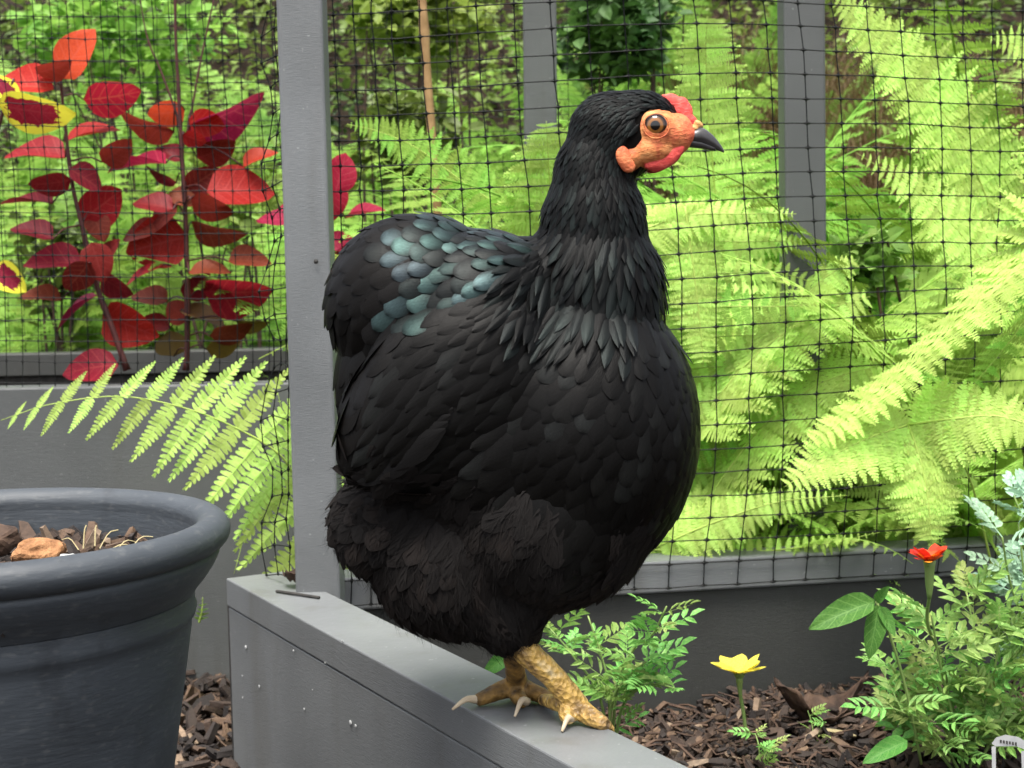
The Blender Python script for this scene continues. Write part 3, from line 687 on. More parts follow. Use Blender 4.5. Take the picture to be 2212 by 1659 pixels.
def plant(label, Y, stems, leaves, name='red_leaved_plant', cat='plant', rad=.0042):
    b = at(*stems[0][0], Y); e = empty(name, (b.x, Y, .26), label, cat)
    mb = MB(); allp = []
    for si, st in enumerate(stems):
        pts = spline([at(u, v, Y+(0 if si == 0 else .004*i)) for i, (u, v) in enumerate(st)], 26)
        r0 = rad if si == 0 else rad*.45
        mb.tube(pts, [r0*(1-.6*i/25)*(1.25 if i % 6 == 0 else 1) for i in range(26)], 7); allp += pts
    for k, (u, v, hl, hh, a, c) in enumerate(leaves):
        dy = random.uniform(-.05, .05); C = at(u, v, Y+dy); hl_ = hl/FPX*Y
        ax = (Rv*math.cos(R(a)) - Uv*math.sin(R(a)))
        near = min(allp, key=lambda q: (q-C).length)
        if (near-C).dot(ax) > 0: ax = -ax                     # base towards the stem
        base_ = C - ax*hl_
        perp = Fv.cross(ax).normalized(); nat = .40*2*hl
        ct = min(1.0, hh/nat); tl = math.acos(ct)*(1 if random.random() < .65 else -1)
        # turn the blade about its axis until its apparent width fits
        lat_ = perp*math.cos(tl) + Fv*math.sin(tl)
        ax2 = (ax + Fv*random.uniform(-.3, .3)).normalized(); lat_ = (lat_-ax2*lat_.dot(ax2)).normalized(); n_ = ax2.cross(lat_)
        if n_.dot(-Fv) < 0: n_, lat_ = -n_, -lat_
        q = 2*hl_
        link('leaf', LMESH[c][k % 3], e, frame(ax2*q, lat_*q*max(1, hh/nat), n_*q, base_))
        mb.tube(spline([near, near.lerp(base_, .6)+Vector((0, 0, .006)), base_], 6), .0011, 4)
    mb.build('stem', MT['redstem'], e, True); return e
plant('red-leaved plant at the left, taller leaves orange red at its top', 2.0,
  [[(275, 800), (240, 700), (210, 620), (180, 500), (155, 390), (140, 260), (130, 165)]],
  [(165,115,62,46,-58,'o'), (120,152,40,14,-8,'d'), (48,182,66,38,8,'o'), (242,210,62,33,-5,'o'), (195,283,60,22,-22,'r'), (75,330,68,30,8,'r'),
   (218,442,58,40,-38,'r'), (52,430,62,13,8,'d'), (118,565,62,30,4,'r'), (212,566,44,34,70,'d'), (160,668,60,12,-32,'c'), (282,705,66,50,25,'r'), (196,792,60,36,-4,'r'), (240,540,30,20,-60,'d'), (185,385,40,26,30,'d'), (110,400,44,20,-15,'d'), (255,330,40,24,-30,'d'), (70,500,46,22,20,'d'), (165,600,42,28,-50,'b'), (250,620,40,26,35,'d'), (90,640,44,18,10,'b'), (215,490,36,26,60,'b')])
plant('second red-leaved plant with thin flower stalks, next to the near post', 2.06,
  [[(402, 800), (405, 740), (405, 600), (400, 450), (393, 330), (386, 200), (380, 90), (378, -40)], [(392, 330), (385, 260), (350, 160), (318, 80), (300, -20)], [(392, 330), (410, 260), (430, 150), (455, 30), (470, -30)]],
  [(358,246,42,26,-12,'o'), (312,272,66,20,12,'d'), (492,246,92,24,-20,'c'), (446,266,38,30,10,'o'), (420,300,26,18,20,'r'), (290,350,68,14,2,'c'), (345,382,38,10,20,'d'),
   (520,405,72,48,-6,'r'), (440,388,40,30,-30,'b'), (396,425,36,24,8,'b'), (340,528,68,60,-15,'r'), (470,500,60,22,20,'b'), (310,588,44,13,-22,'r'), (452,582,44,18,-8,'b'),
   (515,636,74,42,6,'r'), (380,672,34,28,40,'d'), (440,682,52,18,12,'v'), (372,742,28,40,80,'v'), (485,748,40,20,-10,'v'), (352,468,40,26,-40,'b'), (545,700,36,14,10,'v'), (470,330,46,24,-15,'d'), (330,440,44,24,15,'d'), (560,340,40,20,-30,'r'), (455,450,46,26,25,'d'), (300,500,44,26,-10,'b'), (540,560,46,26,-5,'b'), (430,620,40,24,-40,'d'), (320,640,44,24,15,'b'), (365,330,34,22,30,'d'), (500,720,46,20,-8,'b'), (330,700,40,20,10,'d')])
plant('crimson-leaved plant peeping out between the near post and the hen tail', 1.98,
  [[(640, 800), (665, 640), (690, 520), (705, 430), (712, 380)]],
  [(737,372,44,34,-75,'c'), (722,432,44,26,80,'c'), (790,458,46,11,-18,'c'), (738,520,34,24,-10,'c'), (735,560,40,20,-40,'d'), (640,445,44,16,0,'c'), (590,470,40,20,10,'c')])
plant('yellow-rimmed dark red leaves at the left edge', 1.92,
  [[(-20, 830), (-25, 650), (-10, 480), (-15, 330), (10, 230), (30, 170)]],
  [(76,246,82,44,14,'y'), (10,190,40,26,50,'y'), (22,602,44,40,40,'y')], 'coleus_plant')

# ------------------------------------------------------------------ big black pot
def potmat():
    m, nd, lk, p = newmat('weathered_black_plastic')
    n = noise(nd, lk, 11, 9, sc=(1, 1, 2.2)); r = ramp(nd, [(.3, (.026, .031, .037)), (.6, (.037, .044, .052)), (.82, (.055, .063, .072))]); lk.new(n.outputs['Fac'], r.inputs['Fac'])
    d = noise(nd, lk, 30, 4, sc=(1, 1, .35)); dr = ramp(nd, [(.60, (1, 1, 1)), (.72, (.6, .6, .61))]); lk.new(d.outputs['Fac'], dr.inputs['Fac'])
    mx = nd.new('ShaderNodeMix'); mx.data_type = 'RGBA'; mx.blend_type = 'MULTIPLY'; mx.inputs['Factor'].default_value = .8
    lk.new(r.outputs['Color'], mx.inputs['A']); lk.new(dr.outputs['Color'], mx.inputs['B'])
    sc_ = noise(nd, lk, 120, 9, sc=(1, 1, 2)); sr_ = ramp(nd, [(.56, (0, 0, 0)), (.72, (.35, .35, .35))]); lk.new(sc_.outputs['Fac'], sr_.inputs['Fac'])
    du = nd.new('ShaderNodeMix'); du.data_type = 'RGBA'; du.inputs['B'].default_value = (.105, .108, .105, 1); lk.new(sr_.outputs['Color'], du.inputs['Factor']); lk.new(mx.outputs['Result'], du.inputs['A']); lk.new(du.outputs['Result'], p.inputs['Base Color'])
    rr_ = ramp(nd, [(.3, (.5, .5, .5)), (.7, (.7, .7, .7))]); lk.new(n.outputs['Fac'], rr_.inputs['Fac']); lk.new(rr_.outputs['Color'], p.inputs['Roughness'])
    g = noise(nd, lk, 60, 7, sc=(1, 1, 5)); bump(nd, lk, g.outputs['Fac'], p, .3, .0015); return m
MT['pot'] = potmat()
POTC = at(-45, 1165, 1.07); RZ = POTC.z
pot = empty('flower_pot', (POTC.x, POTC.y, 0), 'large black plastic flower pot with a thick rolled rim, lower left', 'flower pot')
def lathe(name, prof, mat, parent, n=112, wob=.0):
    mb = MB()
    for (r_, z) in prof:
        for k in range(n):
            a = 2*PI*k/n; q = r_*(1+wob*math.sin(3*a+1)); mb.v.append((POTC.x+q*math.cos(a), POTC.y+q*math.sin(a), z))
    for i in range(len(prof)-1):
        for k in range(n):
            k2 = (k+1) % n; mb.f.append((i*n+k, i*n+k2, (i+1)*n+k2, (i+1)*n+k))
    return mb.build(name, mat, parent, True)
rc, rt = .1575, .0115
rim = [(rc-.010-.0, RZ-.012)] + [(rc + rt*1.05*math.cos(a), RZ + rt*math.sin(a)) for a in np.linspace(PI*.98, -PI*.42, 18)] + [(rc+.0045, RZ-.0125), (rc+.0038, RZ-.016), (rc+.001, RZ-.022), (rc-.005, RZ-.031), (rc-.011, RZ-.038), (rc-.0135, RZ-.042)]
lathe('rim', rim, MT['pot'], pot, wob=.004)
body = [(rc-.0137, RZ-.0425), (rc-.0142, RZ-.050), (rc-.0128, RZ-.054), (rc-.0142, RZ-.059), (rc-.0165, RZ-.062), (.1405, RZ-.068)] + [(.1405-.034*t, RZ-.068-(RZ-.075)*t) for t in np.linspace(.1, 1, 8)] + [(.104, .001), (0.0, .001)]
lathe('body', body, MT['pot'], pot, wob=.003)
lathe('inner_wall', [(rc-.0112, RZ-.004), (rc-.013, RZ-.03), (.135, RZ-.08)], MT['pot'], pot, wob=.004)
mb = MB(); n = 40
mb.v.append((POTC.x, POTC.y, RZ-.034))
for rr_ in (.05, .1, .143):
    for k in range(n): mb.v.append((POTC.x+rr_*math.cos(2*PI*k/n), POTC.y+rr_*math.sin(2*PI*k/n), RZ-.036+.004*math.sin(k*1.7+rr_*60)))
for k in range(n): mb.f.append((0, 1+k, 1+(k+1) % n))
for q in range(2):
    for k in range(n): mb.f.append((1+q*n+k, 1+(q+1)*n+k, 1+(q+1)*n+(k+1) % n, 1+q*n+(k+1) % n))
tag(mb.build('pot_soil', MT['soil'], smooth=True), kind='structure')
def pot_pt():
    a = random.uniform(0, 2*PI); r_ = .138*math.sqrt(random.random()); return POTC.x+r_*math.cos(a), POTC.y+r_*math.sin(a)
scatter_chips('pot_mulch', pot_pt, 900, .01, .035, MT['chip'], 'bark chips and dry bits filling the black pot', 'mulch', lambda x, y: RZ-.034+random.uniform(0, .013))
# the tan bark piece and a pale pebble in the pot
def lump(name, c, sx, sy, sz, mat, seed, rotz=0, tilt=0):
    bm = bmesh.new(); bmesh.ops.create_icosphere(bm, subdivisions=3, radius=1); rr = random.Random(seed)
    ks = [(Vector((rr.gauss(0, 1), rr.gauss(0, 1), rr.gauss(0, 1))), rr.uniform(0, 6)) for _ in range(6)]
    for v in bm.verts:
        d = sum(math.sin(v.co.dot(k)*3.0+p) for k, p in ks)*.085
        if v.co.z > .45: v.co.z = .45+(v.co.z-.45)*.3
        v.co = v.co*(1+d); v.co = Vector((v.co.x*sx, v.co.y*sy, v.co.z*sz))
    me = bpy.data.meshes.new(name); bm.to_mesh(me); bm.free(); me.materials.append(mat)
    return link(name, me, None, Matrix.Translation(c) @ Euler((tilt, 0, rotz)).to_matrix().to_4x4())
tag(lump('bark_piece', at(85, 1195, 1.02), .0165, .010, .011, MT['bark_tan'], 4, .3, .5), 'rounded tan piece of bark lying in the black pot', 'bark')
tag(lump('bark_piece', at(-5, 1165, 1.05), .014, .010, .010, MT['deadleaf'], 6, .3, .4), 'dark brown lump of bark in the pot at the left edge', 'bark')
tag(lump('pebble', at(152, 1203, .99), .0065, .004, .003, MT['white'], 5, .3), 'small pale pebble beside the tan bark in the pot', 'pebble')
mb = MB()
for (u, v, du, dv_) in ((180, 1185, 6, -50), (205, 1180, 3, -45), (215, 1185, 40, -40), (250, 1190, 45, -18), (280, 1188, 50, -28), (170, 1188, -35, -22), (230, 1192, 70, -6)):
    a = at(u, v, 1.0); b = at(u+du, v+dv_, 1.02); mb.tube(spline([a, a.lerp(b, .5)+Vector((0, 0, .004)), b], 6), .00045, 4)
tag(mb.build('dry_sprigs', MT['tanstem']), 'dry grass sprigs sticking up inside the black pot', 'grass', kind='stuff')

# ------------------------------------------------------------------ the hen
HC = at(CW/2, CH/2, 1.0); HK = (HC-CAM).dot(Fv)/FPX
def hp(u, v, d=0): return HC + Rv*((u-CW/2)*HK) - Uv*((v-CH/2)*HK) + Vector((0, d*HK, 0))
def huv(p):
    q = p-HC; y = q.y; return (CW/2 + q.dot(Rv)/HK, CH/2 - q.dot(Uv)/HK)
hen_base = atz(1180, 1540, PLANK_Z)
hen = empty('hen', (hen_base.x, hen_base.y, PLANK_Z), 'black hen with green sheen standing on the timber rim, facing right', 'hen')
def blob(specs, vox, smooth_it, name, mat, parent, sub=0):
    """one continuous skin grown round overlapping ellipsoids: (u, v, ru, rv, rd, turn, depth)"""
    bm = bmesh.new()
    for (u, v, ru, rv_, rd, a, dd) in specs:
        r_ = bmesh.ops.create_icosphere(bm, subdivisions=4, radius=1)
        ca, sa = math.cos(R(a)), math.sin(R(a)); c = hp(u, v, dd)
        ex = (Rv*ca - Uv*sa)*ru*HK; ez = (Rv*sa + Uv*ca)*rv_*HK; ey = Vector((0, rd*HK, 0))
        for q in r_['verts']: q.co = c + ex*q.co.x + ey*q.co.y + ez*q.co.z
    me = bpy.data.meshes.new(name); bm.to_mesh(me); bm.free(); o = bpy.data.objects.new(name, me); COL.objects.link(o)
    m = o.modifiers.new('r', 'REMESH'); m.mode = 'VOXEL'; m.voxel_size = vox
    m = o.modifiers.new('s', 'SMOOTH'); m.factor = .5; m.iterations = smooth_it
    dg = bpy.context.evaluated_depsgraph_get(); me2 = bpy.data.meshes.new_from_object(o.evaluated_get(dg))
    bpy.data.objects.remove(o); me2.name = name; me2.materials.clear(); me2.materials.append(mat)
    me2.polygons.foreach_set('use_smooth', [True]*len(me2.polygons))
    return link(name, me2, parent)
def feathermat(name, base, metal, irid, rough=.4, sheen=.0, mix=.6):
    """black feather with a coloured gloss that differs from feather to feather"""
    m, nd, lk, p = newmat(name)
    oi = nd.new('ShaderNodeObjectInfo'); at_ = nd.new('ShaderNodeAttribute'); at_.attribute_name = 'rnd'
    ad = nd.new('ShaderNodeMath'); ad.operation = 'ADD'; lk.new(oi.outputs['Random'], ad.inputs[0]); lk.new(at_.outputs['Fac'], ad.inputs[1])
    fr = nd.new('ShaderNodeMath'); fr.operation = 'FRACT'; lk.new(ad.outputs[0], fr.inputs[0])
    r = ramp(nd, irid); lk.new(fr.outputs[0], r.inputs['Fac'])
    uv = nd.new('ShaderNodeUVMap'); sp = nd.new('ShaderNodeSeparateXYZ'); lk.new(uv.outputs['UV'], sp.inputs['Vector'])
    # gloss strongest towards the tip, dull towards the root as real plumage is
    tr = nd.new('ShaderNodeMapRange'); tr.inputs['From Min'].default_value = .25; tr.inputs['From Max'].default_value = .8; lk.new(sp.outputs['Y'], tr.inputs['Value'])
    mx = nd.new('ShaderNodeMix'); mx.data_type = 'RGBA'; mx.inputs['A'].default_value = (*base, 1); lk.new(r.outputs['Color'], mx.inputs['B']); 
    sx_ = nd.new('ShaderNodeMath'); sx_.operation = 'SUBTRACT'; lk.new(sp.outputs['X'], sx_.inputs[0]); sx_.inputs[1].default_value = .5
    ab_ = nd.new('ShaderNodeMath'); ab_.operation = 'ABSOLUTE'; lk.new(sx_.outputs[0], ab_.inputs[0])
    rm = nd.new('ShaderNodeMapRange'); rm.inputs['From Min'].default_value = .22; rm.inputs['From Max'].default_value = .46; rm.inputs['To Min'].default_value = 1; rm.inputs['To Max'].default_value = .25; lk.new(ab_.outputs[0], rm.inputs['Value'])
    tp = nd.new('ShaderNodeMapRange'); tp.inputs['From Min'].default_value = .88; tp.inputs['From Max'].default_value = 1.0; tp.inputs['To Min'].default_value = 1; tp.inputs['To Max'].default_value = .35; lk.new(sp.outputs['Y'], tp.inputs['Value'])
    m1 = nd.new('ShaderNodeMath'); m1.operation = 'MULTIPLY'; lk.new(rm.outputs['Result'], m1.inputs[0]); lk.new(tp.outputs['Result'], m1.inputs[1])
    m2 = nd.new('ShaderNodeMath'); m2.operation = 'MULTIPLY'; lk.new(m1.outputs[0], m2.inputs[0]); lk.new(tr.outputs['Result'], m2.inputs[1])
    nz = noise(nd, lk, 9, 4, 'UV', sc=(5, 1.2, 1)); mz = nd.new('ShaderNodeMapRange'); mz.inputs['From Min'].default_value = .3; mz.inputs['From Max'].default_value = .7; mz.inputs['To Min'].default_value = .55; mz.inputs['To Max'].default_value = 1.1; lk.new(nz.outputs['Fac'], mz.inputs['Value'])
    m3 = nd.new('ShaderNodeMath'); m3.operation = 'MULTIPLY'; lk.new(m2.outputs[0], m3.inputs[0]); lk.new(mz.outputs['Result'], m3.inputs[1])
    lk.new(m3.outputs[0], mx.inputs['Factor']); bump(nd, lk, nz.outputs['Fac'], p, .25, .0008)
    lk.new(mx.outputs['Result'], p.inputs['Base Color']); p.inputs['Metallic'].default_value = metal; p.inputs['Roughness'].default_value = rough
    p.inputs['Specular IOR Level'].default_value = .12
    if sheen: p.inputs['Sheen Weight'].default_value = sheen; p.inputs['Sheen Tint'].default_value = (.5, .36, .30, 1)
    wv = nd.new('ShaderNodeTexWave'); wv.inputs['Scale'].default_value = 3.0; wv.inputs['Distortion'].default_value = 2.5; wv.inputs['Detail'].default_value = 3
    mp = nd.new('ShaderNodeMapping'); mp.inputs['Rotation'].default_value = (0, 0, R(25)); mp.inputs['Scale'].default_value = (1.6, 2.6, 1); lk.new(uv.outputs['UV'], mp.inputs['Vector']); lk.new(mp.outputs['Vector'], wv.inputs['Vector'])
    return m
MT['skinblack'] = plain('black_down', (.003, .0026, .0025), (.006, .005, .0045), 120, .9, .3, spec=.03)
MT['f_saddle'] = feathermat('saddle_feather', (.006, .006, .006), .8, [(0, (.012, .011, .011)), (.25, (.018, .024, .023)), (.5, (.032, .058, .053)), (.8, (.040, .062, .064)), (1, (.022, .024, .030))], .40)
MT['f_hackle'] = feathermat('hackle_feather', (.004, .004, .004), .6, [(0, (.0032, .0030, .0029)), (.5, (.0055, .0060, .0058)), (.8, (.012, .016, .015)), (1, (.007, .0075, .008))], .44)
MT['f_black'] = feathermat('black_feather', (.0020, .0017, .0015), .35, [(0, (.0020, .0017, .0015)), (.6, (.0030, .0027, .0024)), (.85, (.0062, .0060, .0055)), (1, (.0115, .0125, .0120))], .46)
MT['f_dark'] = feathermat('tail_feather', (.0028, .0024, .0022), .35, [(0, (.0024, .0020, .0018)), (.7, (.0044, .0036, .0031)), (1, (.0078, .0076, .0080))], .5)
MT['f_fluff'] = feathermat('fluff_feather', (.004, .0032, .003), .0, [(0, (.0034, .0029, .0027)), (.6, (.0052, .0042, .0037)), (1, (.0105, .0078, .0066))], .8, .03)

BODY = [(1250, 925, 258, 318, 225, 0, 0), (1180, 1110, 235, 200, 205, 0, 0), (1275, 640, 160, 190, 128, 0, 0), (1283, 490, 110, 150, 94, 0, 0), (1277, 395, 80, 120, 72, 0, 0),
        (1335, 288, 106, 90, 62, 10, 0), (1400, 235, 66, 36, 40, 20, 0), (1430, 295, 52, 48, 42, 0, 0), (905, 655, 198, 192, 150, 0, 0), (1045, 650, 185, 150, 175, 0, 0), (885, 820, 158, 185, 135, 0, 0),
        (960, 840, 245, 165, 70, -42, -150), (960, 840, 245, 165, 70, -42, 150), (835, 1128, 118, 118, 120, 0, 0), (980, 1205, 180, 165, 150, 0, 0), (1085, 1285, 105, 100, 70, 0, -55), (1050, 1285, 95, 95, 70, 0, 60), (1060, 950, 230, 230, 200, 0, 0)]
body_o = blob(BODY, .0042, 9, 'body', MT['skinblack'], hen)
FACE = [(1412, 283, 66, 56, 63, 6, 0), (1440, 290, 58, 50, 54, 12, 0), (1402, 322, 66, 46, 60, -8, 0), (1358, 342, 34, 34, 62, -20, 0), (1474, 290, 30, 26, 36, 10, 0), (1432, 332, 42, 32, 44, -20, 0), (1462, 276, 36, 32, 40, 25, 0)]

# plumage map: (u, v, direction in degrees with 0 right and 90 down, length, width, kind)
FL = [(1450, 210, 195, 26, 10, 'h'), (1340, 215, 165, 28, 11, 'h'), (1270, 260, 125, 32, 12, 'h'), (1320, 270, 130, 30, 12, 'h'), (1225, 340, 103, 50, 18, 'h'), (1310, 350, 105, 44, 16, 'h'), (1360, 390, 85, 44, 15, 'h'),
      (1200, 430, 103, 75, 22, 'h'), (1300, 430, 96, 75, 22, 'h'), (1390, 440, 78, 60, 20, 'h'), (1170, 520, 118, 120, 32, 'k'), (1260, 530, 102, 120, 32, 'k'), (1390, 540, 84, 100, 32, 'k'),
      (1110, 610, 128, 150, 38, 'k'), (1200, 620, 112, 160, 42, 'k'), (1300, 630, 98, 160, 44, 'k'), (1420, 640, 85, 120, 44, 'k'), (1150, 680, 118, 140, 40, 'k'), (1270, 690, 100, 130, 44, 'k'),
      (1105, 690, 126, 150, 40, 'k'), (1200, 712, 112, 150, 42, 'k'), (1330, 712, 98, 140, 44, 'k'), (1425, 690, 88, 115, 44, 'k'),
      (1400, 765, 95, 95, 62, 'b'), (1480, 800, 92, 80, 52, 'b'), (1280, 800, 115, 92, 66, 'b'), (1180, 800, 135, 85, 60, 'b'), (1300, 900, 112, 82, 62, 'b'), (1200, 900, 125, 80, 62, 'b'), (1420, 930, 100, 80, 54, 'b'),
      (1500, 930, 98, 72, 46, 'b'), (1350, 1050, 108, 92, 60, 'b'), (1450, 1070, 116, 90, 50, 'b'), (1220, 1050, 118, 95, 66, 'b'), (1380, 1190, 138, 110, 60, 'f'), (1260, 1180, 125, 110, 66, 'b'), (1280, 1290, 160, 120, 60, 'f'),
      (1110, 540, 200, 75, 38, 's'), (1060, 530, 182, 74, 42, 's'), (1000, 520, 178, 68, 46, 's'), (1040, 600, 165, 70, 44, 's'), (960, 555, 168, 68, 50, 's'), (925, 615, 152, 68, 50, 's'), (875, 535, 172, 68, 50, 's'), (1000, 640, 155, 70, 42, 's'), (900, 680, 140, 72, 50, 's'),
      (860, 480, 185, 80, 56, 't'), (960, 475, 185, 66, 46, 's'), (1050, 690, 150, 90, 40, 'w'),
      (800, 480, 172, 95, 62, 't'), (780, 560, 150, 110, 66, 't'), (820, 640, 135, 100, 66, 't'), (720, 620, 112, 120, 66, 't'), (710, 720, 95, 130, 66, 't'), (800, 760, 112, 120, 66, 't'), (740, 820, 85, 130, 62, 't'), (770, 900, 90, 120, 62, 't'),
      (1060, 760, 142, 105, 62, 'w'), (960, 740, 142, 120, 60, 'w'), (1000, 860, 145, 125, 66, 'w'), (900, 820, 132, 150, 60, 'w'), (860, 920, 132, 170, 60, 'w'), (1080, 900, 150, 110, 66, 'w'), (960, 960, 152, 140, 62, 'w'), (1060, 1000, 150, 110, 66, 'w'),
      (800, 1060, 175, 100, 66, 'f'), (730, 1110, 125, 100, 60, 'f'), (770, 1180, 105, 110, 60, 'f'), (900, 1080, 135, 110, 70, 'f'), (880, 1200, 100, 120, 62, 'f'), (960, 1170, 112, 120, 66, 'f'), (860, 1290, 72, 120, 56, 'f'), (950, 1310, 66, 120, 46, 'f'),
      (1040, 1340, 52, 115, 40, 'f'), (1080, 1250, 85, 120, 56, 'f'), (1060, 1120, 118, 115, 70, 'f'), (1150, 1150, 112, 105, 66, 'f'), (1180, 1270, 110, 105, 56, 'f'), (1110, 1340, 75, 80, 36, 'f')]
FU = np.array([[a, b] for a, b, *_ in FL], float)
def feather(name, mat, shape, seed=0, bend=.10, cup=.12):
    """one feather, root at the origin, one unit long along +Y, half-width in X within +-.5 (scaled later)"""
    mb = MB(); rr = random.Random(seed)
    if shape == 'fluff':
        for k in range(15):
            t0 = .15+.6*(k/15); sd_ = -1 if k % 2 else 1; a = rr.uniform(.2, .75)*sd_; L = rr.uniform(.28, .42)*(1-.2*t0)
            x0, y0 = 0, t0; x1, y1 = x0+math.sin(a)*L*.9, y0+math.cos(a)*L; w_ = rr.uniform(.03, .05); z0 = -bend*(t0-.55)**2; z1 = -bend*(y1-.55)**2+rr.uniform(-.02, .03)
            vs = [(x0-w_, y0-.06, z0), (x0+w_, y0-.06, z0), ((x0+x1)/2+w_*1.1, (y0+y1)/2, (z0+z1)/2+.012), ((x0+x1)/2-w_*1.1, (y0+y1)/2, (z0+z1)/2+.012), (x1, y1, z1)]
            mb.add(vs, [(0,1,2,3), (3,2,4)], [(q[0]+.5, q[1]) for q in vs])
    nx_, ny_ = 4, 9
    g = []
    for i in range(ny_+1):
        t = 1-(1-i/ny_)**1.5
        if shape == 'scale': hw = .5*(min(1, t/.35)**.6)*(1-max(0, (t-.55)/.45)**2.2)**.55 if t < 1 else .05
        elif shape == 'soft': hw = .5*(min(1, t/.35)**.6)*(1-max(0, (t-.40)/.60)**1.9)**.7 if t < 1 else .04
        elif shape == 'lance': hw = .5*(min(1, t/.35)**.7)*(1-max(0, (t-.35)/.65)**1.8)**.8 if t < 1 else .04
        else: hw = .50*(min(1, t/.3)**.7)*(1-max(0, (t-.45)/.55)**2)**.6 if t < 1 else .04
        hw = max(hw, .05 if t < 1 else .03)
        for j in range(nx_+1):
            s_ = j/nx_*2-1
            g.append((hw*s_*rr.uniform(.92, 1.05), t, -bend*(t-.55)**2 - cup*(abs(s_)**1.6)*hw + (.008 if j == 2 else 0)))
    fs = []
    for i in range(ny_):
        for j in range(nx_):
            a = i*(nx_+1)+j; fs.append((a, a+1, a+nx_+2, a+nx_+1))
    mb.add(g, fs, [(q[0]+.5, q[1]) for q in g])
    return mb.mesh(name, mat, True)
FM = {'h': [feather('head_feather', MT['f_hackle'], 'lance', i, .10, .06) for i in range(3)],
      'k': [feather('hackle_feather', MT['f_hackle'], 'lance', 5+i, .08, .05) for i in range(3)],
      's': [feather('saddle_feather', MT['f_saddle'], 'scale', 10+i, .20, .07) for i in range(3)],
      'b': [feather('breast_feather', MT['f_black'], ('scale', 'soft', 'soft')[i], 15+i, .20, .07) for i in range(3)],
      'w': [feather('wing_feather', MT['f_black'], 'soft', 20+i, .16, .05) for i in range(3)],
      't': [feather('tail_feather', MT['f_dark'], 'scale', 25+i, .20, .07) for i in range(3)],
      'f': [feather('fluff_feather', MT['f_fluff'], 'fluff', 30+i, .16, .10) for i in range(4)]}
def infn(u, v, d, specs, g=1.0):
    for (a, b, ru, rv_, rd, an, dd) in specs:
        ca, sa = math.cos(R(an)), math.sin(R(an)); x, y = u-a, v-b; X, Y_ = x*ca+y*sa, -x*sa+y*ca
        if (X/ru)**2 + (Y_/rv_)**2 + ((d-dd)/rd)**2 < g: return True
    return False
def plumage():
    me = body_o.data; me.calc_loop_triangles()
    nv_ = len(me.vertices); co = np.empty(nv_*3); me.vertices.foreach_get('co', co); co = co.reshape(-1, 3)
    nt = len(me.loop_triangles); tv = np.empty(nt*3, np.int32); me.loop_triangles.foreach_get('vertices', tv); tv = tv.reshape(-1, 3)
    a, b, c = co[tv[:, 0]], co[tv[:, 1]], co[tv[:, 2]]; nr = np.cross(b-a, c-a); ar = np.linalg.norm(nr, axis=1); nr /= ar[:, None]+1e-12
    if np.mean(np.einsum('ij,ij->i', nr, (a+b+c)/3-co.mean(0))) < 0: nr = -nr
    vn = np.zeros_like(co)
    for i in range(3): np.add.at(vn, tv[:, i], nr*ar[:, None])
    vn /= np.linalg.norm(vn, axis=1)[:, None]+1e-12
    K = 60000; ti = rng.choice(nt, K, p=ar/ar.sum()); u1, u2 = rng.random(K), rng.random(K); sw = u1+u2 > 1; u1[sw] = 1-u1[sw]; u2[sw] = 1-u2[sw]
    P = a[ti]+(b-a)[ti]*u1[:, None]+(c-a)[ti]*u2[:, None]
    w0 = (1-u1-u2); Nn = vn[tv[ti, 0]]*w0[:, None]+vn[tv[ti, 1]]*u1[:, None]+vn[tv[ti, 2]]*u2[:, None]; Nn /= np.linalg.norm(Nn, axis=1)[:, None]
    rel = P-np.array(HC); uu = CW/2+rel@np.array(Rv)/HK; vv = CH/2-rel@np.array(Uv)/HK; dd = rel[:, 1]/HK
    D2 = (uu[:, None]-FU[:, 0])**2+(vv[:, None]-FU[:, 1])**2; near = D2.argmin(1); wt = 1/(D2+400)**1.5; wt /= wt.sum(1)[:, None]
    an = np.radians(np.array([f[2] for f in FL])); dx, dy = wt@np.cos(an), wt@np.sin(an); LL = wt@np.array([f[3] for f in FL], float); WW = wt@np.array([f[4] for f in FL], float)
    view = np.array(Fv)
    cell = {}; out = []; CS = 14.0
    for k in range(K):
        if Nn[k]@view > .55: continue
        if infn(uu[k], vv[k], dd[k], FACE, .62): continue
        ct = FL[near[k]][5]
        gap = WW[k]*(.62 if ct == 's' else .50 if ct in 'bwt' else .50 if ct == 'k' else .5 if ct == 'h' else .42)
        q = P[k]/HK; key = tuple((q//CS).astype(int)); rg = int(gap//CS)+1; ok = True
        for i in range(-rg, rg+1):
            for j in range(-rg, rg+1):
                for l in range(-rg, rg+1):
                    for m in cell.get((key[0]+i, key[1]+j, key[2]+l), ()):
                        if (m-q)@(m-q) < gap*gap: ok = False; break
                    if not ok: break
                if not ok: break
            if not ok: break
        if not ok: continue
        cell.setdefault(key, []).append(q); out.append((k, ct))
    res = []
    for k, ct in out:
        n_ = Vector(Nn[k]); t = Rv*dx[k] - Uv*dy[k]; t = t - n_*t.dot(n_)
        if t.length < .05: t = n_.cross(Vector((0, 1, 0)))
        t.normalize(); t = (Matrix.Rotation(random.gauss(0, .05 if ct != 'f' else .28), 3, n_) @ t)
        lift = {'h': .10, 'k': .10, 's': .10, 'b': .058, 'w': .055, 't': .065, 'f': .09}[ct]+random.gauss(0, .006 if ct in 'sbwk' else .02)
        y = (t*math.cos(lift)+n_*math.sin(lift)).normalized(); z = (n_*math.cos(lift)-t*math.sin(lift)).normalized(); x = y.cross(z)
        L = LL[k]*HK*(random.uniform(.9, 1.15) if ct != 'k' else random.uniform(.72, 1.2))*1.12; Wd = WW[k]*HK*random.uniform(.8, 1.1)*(1.1 if ct != 'k' else .85)
        p = Vector(P[k]) - y*L*.55 + n_*(.0014+.0003*random.random())
        facing = -Nn[k]@view
        res.append((ct, frame(x*Wd, y*L, z*L, p), facing))
    return res
